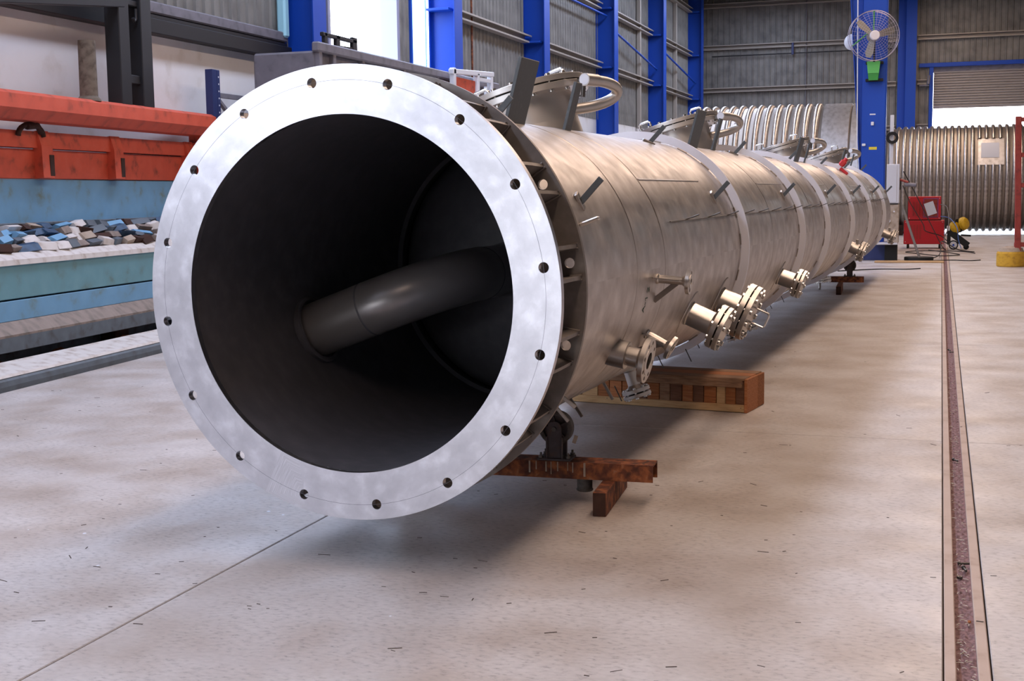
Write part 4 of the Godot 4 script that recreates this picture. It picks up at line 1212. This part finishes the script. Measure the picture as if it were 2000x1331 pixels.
func build_far_things() -> void:
	# blue column in the middle of the hall, with a fan
	var c := thing("steel_column", "bright blue column behind the vessel's far end that carries the fan", "column", Vector3(-1.65, 0, -33.7))
	part("flange", Geo.new().bx(Vector3(0.0, 5.2, 0), Vector3(0.56, 10.4, 0.03), 0.004), M.blue_bright, c)
	part("web", Geo.new().prism(Transform3D(Basis(), Vector3(0, 0, -0.16)), PackedVector2Array([Vector2(-0.1, 0), Vector2(-0.1, 10.4), Vector2(-0.85, 10.4), Vector2(-0.3, 2.0), Vector2(-0.3, 0)]), 0.02), M.blue, c)
	part("back_flange", Geo.new().bar(Vector3(-0.3, 2.0, -0.2), Vector3(-0.86, 10.4, -0.2), 0.02, 0.3, Vector3(0, 0, 1)), M.blue, c)
	part("side_plate", Geo.new().bx(Vector3(0.29, 5.2, -0.18), Vector3(0.025, 10.4, 0.36), 0.003), M.blue, c)
	part("shaded_base", Geo.new().bx(Vector3(0.06, 0.23, 0.1), Vector3(0.72, 0.46, 0.3), 0.01), M.navy, c)  # foot of the same column, its shade put into the navy colour
	part("conduit", Geo.new().cyl(Vector3(-0.36, 1.0, 0.05), Vector3(-0.46, 10.0, 0.05), 0.014, 8), M.white_paint, c)
	part("yellow_sticker", Geo.new().bx(Vector3(0.0, 2.79, 0.018), Vector3(0.19, 0.07, 0.006)), M.sticker, c)
	part("label_plate", Geo.new().bx(Vector3(-0.02, 3.63, 0.018), Vector3(0.14, 0.03, 0.006)), M.white_paint, c)
	part("switch", Geo.new().bx(Vector3(-0.02, 3.4, 0.04), Vector3(0.07, 0.09, 0.06), 0.01).bx(Vector3(-0.22, 2.88, 0.04), Vector3(0.09, 0.06, 0.06), 0.01), M.white_paint, c)
	var f := thing("wall_fan", "caged industrial fan mounted high on the bright blue column", "fan", Vector3(-1.66, 5.5, -33.25))
	var fx := Transform3D(Basis(Vector3(1, 0, 0), Vector3(0, 0, 1), Vector3(0, -1, 0)).rotated(Vector3.UP, 0.25), Vector3.ZERO)
	var cage := Geo.new()
	for k in 9:
		var rr := 0.15 + 0.056 * k
		var pts := []
		for j in 48:
			pts.append(fx * Vector3(cos(TAU * j / 48.0) * rr, 0.1 + 0.08 * (1.0 - rr / 0.6), sin(TAU * j / 48.0) * rr))
		cage.tube(pts, 0.011 if k == 8 else 0.003, 5, false, true)
	for j in 30:
		var a := TAU * j / 30.0
		var e := Vector3(cos(a), 0, sin(a))
		cage.tube([fx * (e * 0.13 + Vector3(0, 0.18, 0)), fx * (e * 0.6 + Vector3(0, 0.1, 0)), fx * (e * 0.6 + Vector3(0, -0.1, 0))], 0.0028, 4, false)
	var back := []
	for j in 48:
		back.append(fx * Vector3(cos(TAU * j / 48.0) * 0.6, -0.1, sin(TAU * j / 48.0) * 0.6))
	cage.tube(back, 0.009, 5, false, true)
	part("cage", cage, M.wire, f)
	for k in 3:
		var a := 0.35 + TAU * k / 3.0
		var e := Vector3(cos(a), 0, -sin(a))
		var t := Vector3(sin(a), 0, cos(a))
		var g := Geo.new()
		var pts := []
		for q in [[0.08, 0.05], [0.2, 0.1], [0.42, 0.125], [0.52, 0.09], [0.53, -0.02], [0.42, -0.07], [0.2, -0.06], [0.08, -0.05]]:
			pts.append(Vector2(q[0], q[1]))
		g.prism(fx * Transform3D(Basis(e, t.rotated(e, 0.35), e.cross(t.rotated(e, 0.35))), Vector3.ZERO), PackedVector2Array(pts), 0.012)
		part("blade", g, M.fan_grey, f)
	part("hub", Geo.new().lathe(fx, PackedVector2Array([Vector2(0, 0.19), Vector2(0.1, 0.19), Vector2(0.12, 0.17), Vector2(0.12, 0.1), Vector2(0.09, 0.09), Vector2(0, 0.09)]), 32), M.fan_white, f)
	part("motor", Geo.new().lathe(fx, PackedVector2Array([Vector2(0, 0.08), Vector2(0.1, 0.08), Vector2(0.13, 0.0), Vector2(0.13, -0.2), Vector2(0, -0.24)]), 24), M.fan_grey, f)
	part("yoke", Geo.new().cyl(Vector3(0, 0.62, -0.05), Vector3(0, 0.12, 0.0), 0.018, 8).cyl(Vector3(-0.5, -0.22, 0.0), Vector3(-0.1, 0.1, 0.02), 0.018, 8), M.green_dark, f)
	part("stem", Geo.new().cyl(Vector3(0.02, -0.1, -0.05), Vector3(0.02, -0.62, -0.05), 0.024, 8), M.dark_steel, f)
	part("bracket", Geo.new().bx(Vector3(0.02, -0.62, -0.33), Vector3(0.42, 0.07, 0.14), 0.01).bx(Vector3(0.02, -1.04, -0.33), Vector3(0.42, 0.07, 0.14), 0.01), M.black, f)
	part("green_box", Geo.new().prism(Transform3D(Basis(), Vector3(0.0, 0, -0.35)), PackedVector2Array([Vector2(-0.16, -0.6), Vector2(0.0, -0.56), Vector2(0.16, -0.6), Vector2(0.13, -0.88), Vector2(-0.13, -0.88)]), 0.18), M.green, f)
	part("green_base", Geo.new().prism(Transform3D(Basis(), Vector3(0.0, 0, -0.35)), PackedVector2Array([Vector2(-0.13, -0.88), Vector2(0.13, -0.88), Vector2(0.11, -1.05), Vector2(-0.11, -1.05)]), 0.16), M.green_dark, f)
	solo("round_lamp", Geo.new().lathe(Transform3D(Basis(Vector3(1, 0, 0), Vector3(0, 0, 1), Vector3(0, -1, 0)), Vector3(-2.22, 5.47, -34.1)), PackedVector2Array([Vector2(0, 0.1), Vector2(0.12, 0.08), Vector2(0.2, 0.0), Vector2(0.2, -0.08), Vector2(0, -0.08)]), 24), M.white_paint, "white round lamp shade half hidden behind the bright blue column", "lamp")
	# the two ribbed vessels
	var ribs := []
	for k in 13:
		ribs.append(0.1 + 0.268 * k)
	coil_vessel("large ribbed steel vessel lying behind the process vessel, left of the bright blue column", Vector3(-6.65, 2.13, -38.0), 2.0, 4.7, ribs, [[3.5, 4.22], [4.28, 4.65]], [])
	ribs = []
	for k in 26:
		ribs.append(0.12 + 0.241 * k)
	var cr := coil_vessel("large dirty ribbed steel vessel lying before the half open roller shutter", Vector3(-1.95, 2.12, -52.2), 1.92, 6.4, ribs, [], [3.15, 4.1, 0.24, 0.82])
	var pg := Geo.new()
	var px := Transform3D(Basis(Vector3(0, 1, 0), Vector3(1, 0, 0), Vector3(0, 0, -1)), Vector3(3.2, 0, 0))
	pg.lathe(px, PackedVector2Array([Vector2(1.9, 0), Vector2(1.97, 0.0), Vector2(1.97, 0.9), Vector2(1.9, 0.9)]), 12, false, -PI / 2 + 0.24, -PI / 2 + 0.82)
	part("patch_plate", pg, M.coil_plain, cr)
	part("name_plate", Geo.new().lathe(Transform3D(px.basis, Vector3(3.3, 0, 0)), PackedVector2Array([Vector2(1.96, 0), Vector2(1.985, 0.0), Vector2(1.985, 0.62), Vector2(1.96, 0.62)]), 10, false, -PI / 2 + 0.38, -PI / 2 + 0.7), M.cabinet, cr)
	# white cabinet on a stand, grey prop, torch holder
	var cb := thing("control_cabinet", "tall light grey control cabinet on a beige stand at the vessel's far end", "cabinet", Vector3(-1.13, 0, -33.2))
	part("body", Geo.new().bx(Vector3(0, 1.9, -0.1), Vector3(0.31, 0.96, 0.3), 0.012), M.cabinet, cb)
	part("door", Geo.new().bx(Vector3(-0.03, 1.9, 0.055), Vector3(0.24, 0.9, 0.012), 0.004), M.cabinet, cb)
	part("base_gap", Geo.new().bx(Vector3(-0.02, 1.41, -0.1), Vector3(0.28, 0.03, 0.28)), M.black, cb)
	part("stand", Geo.new().bx(Vector3(0.02, 0.92, -0.1), Vector3(0.27, 0.95, 0.26), 0.01), M.concrete, cb)
	part("shelf", Geo.new().bx(Vector3(-0.14, 0.43, 0.0), Vector3(0.56, 0.04, 0.5), 0.006), M.cabinet, cb)
	part("foot", Geo.new().bx(Vector3(-0.02, 0.2, -0.15), Vector3(0.3, 0.41, 0.3), 0.01), M.black, cb)
	part("gauge", Geo.new().cyl(Vector3(-0.09, 0.99, 0.03), Vector3(-0.09, 0.99, 0.06), 0.05, 16).bx(Vector3(-0.1, 0.93, 0.06), Vector3(0.03, 0.09, 0.02)), M.white_paint, cb)
	part("knob", Geo.new().cyl(Vector3(0.04, 1.22, 0.03), Vector3(0.04, 1.22, 0.06), 0.02, 10), M.white_paint, cb)
	var pr := thing("prop_pole", "slanted grey pole with a round black base plate before the red welding set", "pole", Vector3(-0.45, 0, -33.3))
	part("pole", Geo.new().bar(Vector3(0.0, 0.02, 0.1), Vector3(-0.46, 1.37, 0.0), 0.06, 0.06, Vector3(0, 0, 1), 0.006), M.grey_pole, pr)
	part("base_plate", Geo.new().cyl(Vector3(-0.04, 0.0, -0.2), Vector3(-0.04, 0.09, -0.2), 0.35, 32, 0.01), M.black, pr)
	var th := thing("torch_holder", "grey welding torch with a red handle held beside the cabinet", "torch", Vector3(-0.97, 1.9, -33.25))
	part("handle", Geo.new().cyl(Vector3(0.0, 0.1, 0), Vector3(0.2, 0.03, 0.02), 0.03, 10, 0.008), M.red_post, th)
	part("nozzle", Geo.new().cyl(Vector3(0.1, -0.02, 0), Vector3(0.4, -0.04, 0.03), 0.05, 12, 0.015), M.mid_grey, th)
	part("clamp", Geo.new().bx(Vector3(-0.01, 0.0, -0.05), Vector3(0.06, 0.3, 0.08), 0.01), M.dark_steel, th)
	# red welding set on wheels
	var w := thing("welding_set", "red welding power source of two stacked cases with a paper on its panel", "welding machine", Vector3(-0.46, 0, -40.0))
	part("lower_case", Geo.new().bx(Vector3(0, 0.48, -0.35), Vector3(1.14, 0.7, 0.7), 0.015), M.welder_red, w)
	part("upper_case", Geo.new().bx(Vector3(0, 1.19, -0.35), Vector3(0.93, 0.69, 0.66), 0.015), M.welder_red, w)
	part("seam", Geo.new().bx(Vector3(0, 0.838, -0.35), Vector3(0.96, 0.014, 0.68)), M.black, w)
	part("panel", Geo.new().bx(Vector3(0.18, 1.2, -0.015), Vector3(0.42, 0.56, 0.015), 0.003), M.purple, w)
	part("panel_face", Geo.new().bx(Vector3(0.18, 1.2, -0.007), Vector3(0.38, 0.52, 0.008)), M.red_post, w)
	part("paper", Geo.new().box(Transform3D(Basis(Vector3(0, 0, 1), 0.33), Vector3(0.17, 1.18, 0.002)), Vector3(0.27, 0.38, 0.004)), M.paper, w)
	for r in 2:
		for col in 4:
			var g := Geo.new()
			for k in 14:
				g.bx(Vector3(-0.36 + col * 0.085 + r * 0.06, (0.3 if r == 0 else 0.98) + k * 0.03, 0.001), Vector3(0.055, 0.012, 0.004))
			part("louvre", g, M.red_post, w)
	for q in [[-0.52, 0.78], [0.52, 0.78], [-0.52, 0.2], [0.52, 0.2], [-0.42, 1.48], [0.42, 1.48], [-0.42, 0.9], [0.42, 0.9]]:
		part("screw", Geo.new().cyl(Vector3(q[0], q[1], 0.0), Vector3(q[0], q[1], 0.006), 0.012, 8), M.white_paint, w)
	for q in [[-0.45, -0.1], [0.45, -0.1], [-0.45, -0.6], [0.45, -0.6]]:
		part("wheel", Geo.new().cyl(Vector3(q[0] - 0.03, 0.07, q[1]), Vector3(q[0] + 0.03, 0.07, q[1]), 0.07, 16, 0.01).bx(Vector3(q[0], 0.12, q[1]), Vector3(0.05, 0.06, 0.05)), M.black, w)
	# wire feeder with yellow drums
	var wf := thing("wire_feeder", "small black wire feeder trolley with yellow drums beside the red welding set", "wire feeder", Vector3(0.42, 0, -39.45))
	for q in [[-0.04, 0.62, 0.0, 0.19], [0.2, 0.74, -0.05, 0.19]]:
		part("drum", Geo.new().lathe(Geo.along(Vector3(q[0], q[1], q[2]), Vector3(0.8, 0.28, 0.5)), PackedVector2Array([Vector2(0, -0.06), Vector2(0.12, -0.06), Vector2(q[3], -0.02), Vector2(q[3], 0.06), Vector2(0.14, 0.12), Vector2(0, 0.14)]), 28), M.yellow, wf)
	part("spool_flange", Geo.new().lathe(Geo.along(Vector3(0.09, 0.69, -0.02), Vector3(0.8, 0.28, 0.5)), PackedVector2Array([Vector2(0, -0.03), Vector2(0.2, -0.03), Vector2(0.2, 0.0), Vector2(0, 0.0)]), 28), M.black, wf)
	part("chassis", Geo.new().bar(Vector3(-0.2, 0.55, 0.1), Vector3(0.35, 0.12, 0.1), 0.18, 0.12, Vector3(0, 0, 1), 0.01).bx(Vector3(-0.18, 0.4, 0.0), Vector3(0.1, 0.5, 0.3), 0.01).bx(Vector3(0.1, 0.2, 0.0), Vector3(0.5, 0.06, 0.3), 0.01), M.black, wf)
	part("arm", Geo.new().cyl(Vector3(0.15, 0.42, 0.1), Vector3(0.42, 0.4, 0.12), 0.025, 8), M.black, wf)
	part("wheel", Geo.new().cyl(Vector3(-0.05, 0.14, 0.14), Vector3(-0.05, 0.14, 0.2), 0.135, 24, 0.015), M.black, wf)
	part("wheel_disc", Geo.new().cyl(Vector3(-0.05, 0.14, 0.19), Vector3(-0.05, 0.14, 0.21), 0.1, 24, 0.008), M.cabinet, wf)
	part("wheel_cap", Geo.new().cyl(Vector3(-0.05, 0.14, 0.2), Vector3(-0.05, 0.14, 0.22), 0.03, 12), M.blue_bright, wf)
	part("front_wheel", Geo.new().cyl(Vector3(0.3, 0.08, 0.0), Vector3(0.3, 0.08, 0.06), 0.08, 16, 0.01), M.black, wf)
	part("box", Geo.new().bx(Vector3(-0.2, 0.62, 0.18), Vector3(0.09, 0.14, 0.05), 0.01), M.white_paint, wf)
	# red post in a yellow concrete weight
	var rp := thing("red_barrier_frame", "red steel post frame standing in a yellow concrete filled drum at the right edge", "barrier", Vector3(1.53, 0, -31.1))
	part("drum", Geo.new().lathe(Transform3D(), PackedVector2Array([Vector2(0, 0.0), Vector2(0.29, 0.0), Vector2(0.31, 0.03), Vector2(0.31, 0.3), Vector2(0.29, 0.34), Vector2(0.27, 0.33), Vector2(0.0, 0.33)]), 20), M.yellow_block, rp)
	part("concrete_fill", Geo.new().lathe(Transform3D(), PackedVector2Array([Vector2(0.28, 0.32), Vector2(0.24, 0.42), Vector2(0.1, 0.46), Vector2(0, 0.45)]), 14), M.concrete, rp)
	part("post", Geo.new().bar(Vector3(0.13, 0.3, 0.12), Vector3(0.06, 3.34, 0.12), 0.13, 0.13, Vector3(0, 0, 1), 0.01), M.red_post, rp)
	for y in [3.27, 2.49, 1.82, 0.5]:
		part("rail", Geo.new().bx(Vector3(1.0, y, 0.12), Vector3(1.9, 0.1, 0.1), 0.01), M.red_post, rp)
	part("mesh_panel", Geo.new().bx(Vector3(1.1, 2.15, 0.1), Vector3(1.7, 0.55, 0.02)), M.mid_grey, rp)
	# light mast near the column
	var ms := thing("lifting_mast", "narrow white mast with a black pulley seen just right of the bright blue column", "mast", Vector3(-1.6, 0, -45.0))
	part("mast", Geo.new().bx(Vector3(0, 2.1, 0), Vector3(0.12, 4.2, 0.12), 0.01), M.white_paint, ms)
	part("pulley", Geo.new().lathe(Transform3D(Basis(Vector3(1, 0, 0), Vector3(0, 0, 1), Vector3(0, -1, 0)), Vector3(0.02, 3.45, 0.12)), PackedVector2Array([Vector2(0.1, -0.04), Vector2(0.2, -0.04), Vector2(0.2, 0.04), Vector2(0.1, 0.04), Vector2(0.1, -0.04)]), 24), M.black, ms)
	solo("red_clamp", Geo.new().bx(Vector3(0, 0, 0), Vector3(0.1, 0.11, 0.12), 0.02).bx(Vector3(0.1, -0.09, 0), Vector3(0.16, 0.05, 0.06), 0.01).cyl(Vector3(0.0, 0.05, 0), Vector3(0.0, 0.1, 0), 0.035, 12), M.red_small, "small red clamp sitting on a stiffener ring near the far manways", "clamp", "", V.transform * Transform3D(Basis(Vector3(0, 0, 1), -0.7), Vector3(0.48, 0.92, -16.9)))


func build_litter() -> void:
	# welding cables on the floor
	var rc := RandomNumberGenerator.new()
	rc.seed = 21
	var runs := [
		["black cable hanging from the cabinet across the red welding set to the floor", M.cable, [Vector3(-0.9, 2.2, -33.6), Vector3(-0.6, 1.6, -34.5), Vector3(-0.2, 0.7, -37.0), Vector3(0.05, 0.15, -38.5), Vector3(0.15, 0.02, -38.9)]],
		["black cable looping from the torch over the upper red case", M.cable, [Vector3(-0.9, 1.85, -33.4), Vector3(-0.75, 1.4, -35.0), Vector3(-0.45, 0.8, -37.0), Vector3(-0.4, 0.55, -39.0), Vector3(0.0, 0.4, -39.6), Vector3(0.2, 0.25, -39.3)]],
		["black cable lying in loose loops on the floor before the red welding set", M.cable, [Vector3(-0.3, 0.02, -38.6), Vector3(0.1, 0.02, -37.6), Vector3(0.5, 0.02, -36.0), Vector3(0.0, 0.02, -35.4), Vector3(-0.5, 0.02, -36.5), Vector3(-0.9, 0.02, -37.5), Vector3(-0.4, 0.02, -38.2), Vector3(0.6, 0.02, -37.8), Vector3(0.9, 0.02, -36.8)]],
		["black cable arching up beside the round black base plate", M.cable, [Vector3(-0.2, 0.02, -33.9), Vector3(0.0, 0.1, -34.6), Vector3(0.02, 0.35, -35.4), Vector3(0.1, 0.36, -36.0), Vector3(0.5, 0.1, -37.0), Vector3(0.9, 0.02, -37.6)]],
		["thin black cable lying on the floor right of the round black base plate", M.cable, [Vector3(-0.15, 0.015, -33.2), Vector3(0.3, 0.015, -33.4), Vector3(0.7, 0.015, -33.2), Vector3(0.95, 0.015, -33.5)]],
		["dark cable trailing on the floor below the vessel's far end", M.cable, [Vector3(-2.1, 0.015, -28.8), Vector3(-1.7, 0.015, -29.2), Vector3(-1.2, 0.015, -29.6), Vector3(-0.7, 0.015, -29.6), Vector3(-0.4, 0.015, -29.9)]],
		["blue hose from the red welding set down to the wire feeder", M.cable_blue, [Vector3(0.0, 0.95, -39.9), Vector3(0.25, 0.9, -39.5), Vector3(0.45, 0.65, -39.1), Vector3(0.5, 0.3, -39.1), Vector3(0.58, 0.05, -39.0)]],
		["grey cable curving from the red welding set behind the feeder box", M.grey_pole, [Vector3(-0.02, 1.3, -39.9), Vector3(0.18, 1.2, -39.6), Vector3(0.22, 0.7, -39.2), Vector3(0.12, 0.35, -39.0), Vector3(0.05, 0.1, -38.8)]],
	]
	for r in runs:
		var pts := []
		var p: Array = r[2]
		for i in p.size() - 1:
			var a: Vector3 = p[maxi(i - 1, 0)]
			var d: Vector3 = p[mini(i + 2, p.size() - 1)]
			for k in 8:
				var q: Vector3 = p[i].cubic_interpolate(p[i + 1], a, d, k / 8.0)
				q.y = maxf(q.y, 0.013)
				pts.append(q)
		pts.append(p[p.size() - 1])
		solo("cable", Geo.new().tube(pts, 0.013, 6), r[1], r[0], "cable")
	# planks under the far column
	solo("timber_plank", Geo.new().bx(Vector3.ZERO, Vector3(1.6, 0.03, 0.5), 0.004), M.wood_c, "pale timber plank on the floor at the foot of the bright blue column", "plank", "", Transform3D(Basis(), Vector3(-0.7, 0.016, -32.6)))
	# litter in the track groove
	var nut := Geo.new().lathe(Transform3D(), PackedVector2Array([Vector2(0.006, 0), Vector2(0.013, 0), Vector2(0.013, 0.012), Vector2(0.006, 0.012), Vector2(0.006, 0)]), 6).mesh()
	var bolt := Geo.new().cyl(Vector3.ZERO, Vector3(0, 0.05, 0), 0.006, 8).lathe(Transform3D(), PackedVector2Array([Vector2(0, -0.01), Vector2(0.011, -0.01), Vector2(0.011, 0), Vector2(0, 0)]), 6).mesh()
	for s in [[0.122, -8.94, 0.5, "dark steel bolt lying in the track groove near the second floor joint"], [0.13, -6.42, 1.9, "steel bolt lying in the near part of the track groove"], [0.145, -6.35, 0.2, "second steel bolt beside another in the near part of the track groove"], [0.14, -14.9, 1.4, "dark bolt at the edge of the track groove by the far floor joint"], [0.12, -15.1, 0.4, "small dark bolt in the groove by the far floor joint"]]:
		solo("loose_bolt", bolt, M.bolt_dark, s[3], "bolt", "", Transform3D(Basis(Vector3.UP, s[2]) * Basis(Vector3(1, 0, 0), PI / 2), Vector3(s[0], -0.012, s[1])))
	solo("loose_nut", nut, M.bolt_dark, "hexagon nut lying in the near part of the track groove", "nut", "", Transform3D(Basis(), Vector3(0.125, -0.022, -6.2)))
	solo("pebble", Geo.new().lathe(Transform3D(Basis().scaled(Vector3(1, 0.8, 1.5)), Vector3.ZERO), PackedVector2Array([Vector2(0, -0.008), Vector2(0.006, -0.005), Vector2(0.008, 0), Vector2(0.006, 0.006), Vector2(0, 0.009)]), 12, true), M.wood_a, "small orange pebble lying in the track groove close to the camera", "pebble", "", Transform3D(Basis(), Vector3(0.155, -0.014, -5.55)))
	var straw := Geo.new()
	for k in 190:
		var z := -4.6 - 11.0 * rc.randf() * rc.randf()
		var p := Vector3(0.1 + 0.068 * rc.randf(), -0.018 + rc.randf() * 0.006, z)
		var a := rc.randf() * PI
		var L := 0.004 + 0.014 * rc.randf()
		var d := Vector3(cos(a), 0.1, sin(a)) * L
		straw.tube([p - d, p + Vector3(0, 0.002, 0), p + d], 0.0009 + 0.0012 * rc.randf(), 4)
	var st := solo("straw_litter", straw, M.chip, "pale straws and shavings scattered along the dirty track groove", "litter")
	st.set_meta("kind", "stuff")
	# dark scuffs of swarf on the concrete
	var sw := Geo.new()
	for k in 260:
		var x := rc.randf_range(-8.2, 2.6)
		var z := -4.4 - 12.0 * rc.randf() * rc.randf()
		var a := rc.randfn(0.0, 0.5)
		var L := 0.006 + 0.03 * rc.randf() * rc.randf()
		var d := Vector3(cos(a), 0, sin(a)) * L
		sw.bar(Vector3(x, 0.0008, z) - d, Vector3(x, 0.0008, z) + d, 0.002 + 0.005 * rc.randf(), 0.0016)
	var so := solo("floor_swarf", sw, M.joint, "dark flecks of swarf and dirt scattered over the concrete floor", "litter")
	so.set_meta("kind", "stuff")
	var wp := Geo.new()
	for q in [[-4.35, -5.7, 0.011], [-4.7, -5.68, 0.006], [-3.9, -5.2, 0.009], [-4.45, -4.95, 0.008], [-3.62, -6.4, 0.012], [-3.5, -6.35, 0.009], [-2.2, -4.9, 0.007]]:
		wp.lathe(Transform3D(Basis(), Vector3(q[0], 0.0, q[1])), PackedVector2Array([Vector2(q[2], 0.0003), Vector2(q[2] * 0.8, 0.0022), Vector2(0, 0.003)]), 10)
	var ws := solo("paint_drops", wp, M.white_paint, "white paint drops dried on the concrete near the left floor joint", "paint drops")
	ws.set_meta("kind", "stuff")
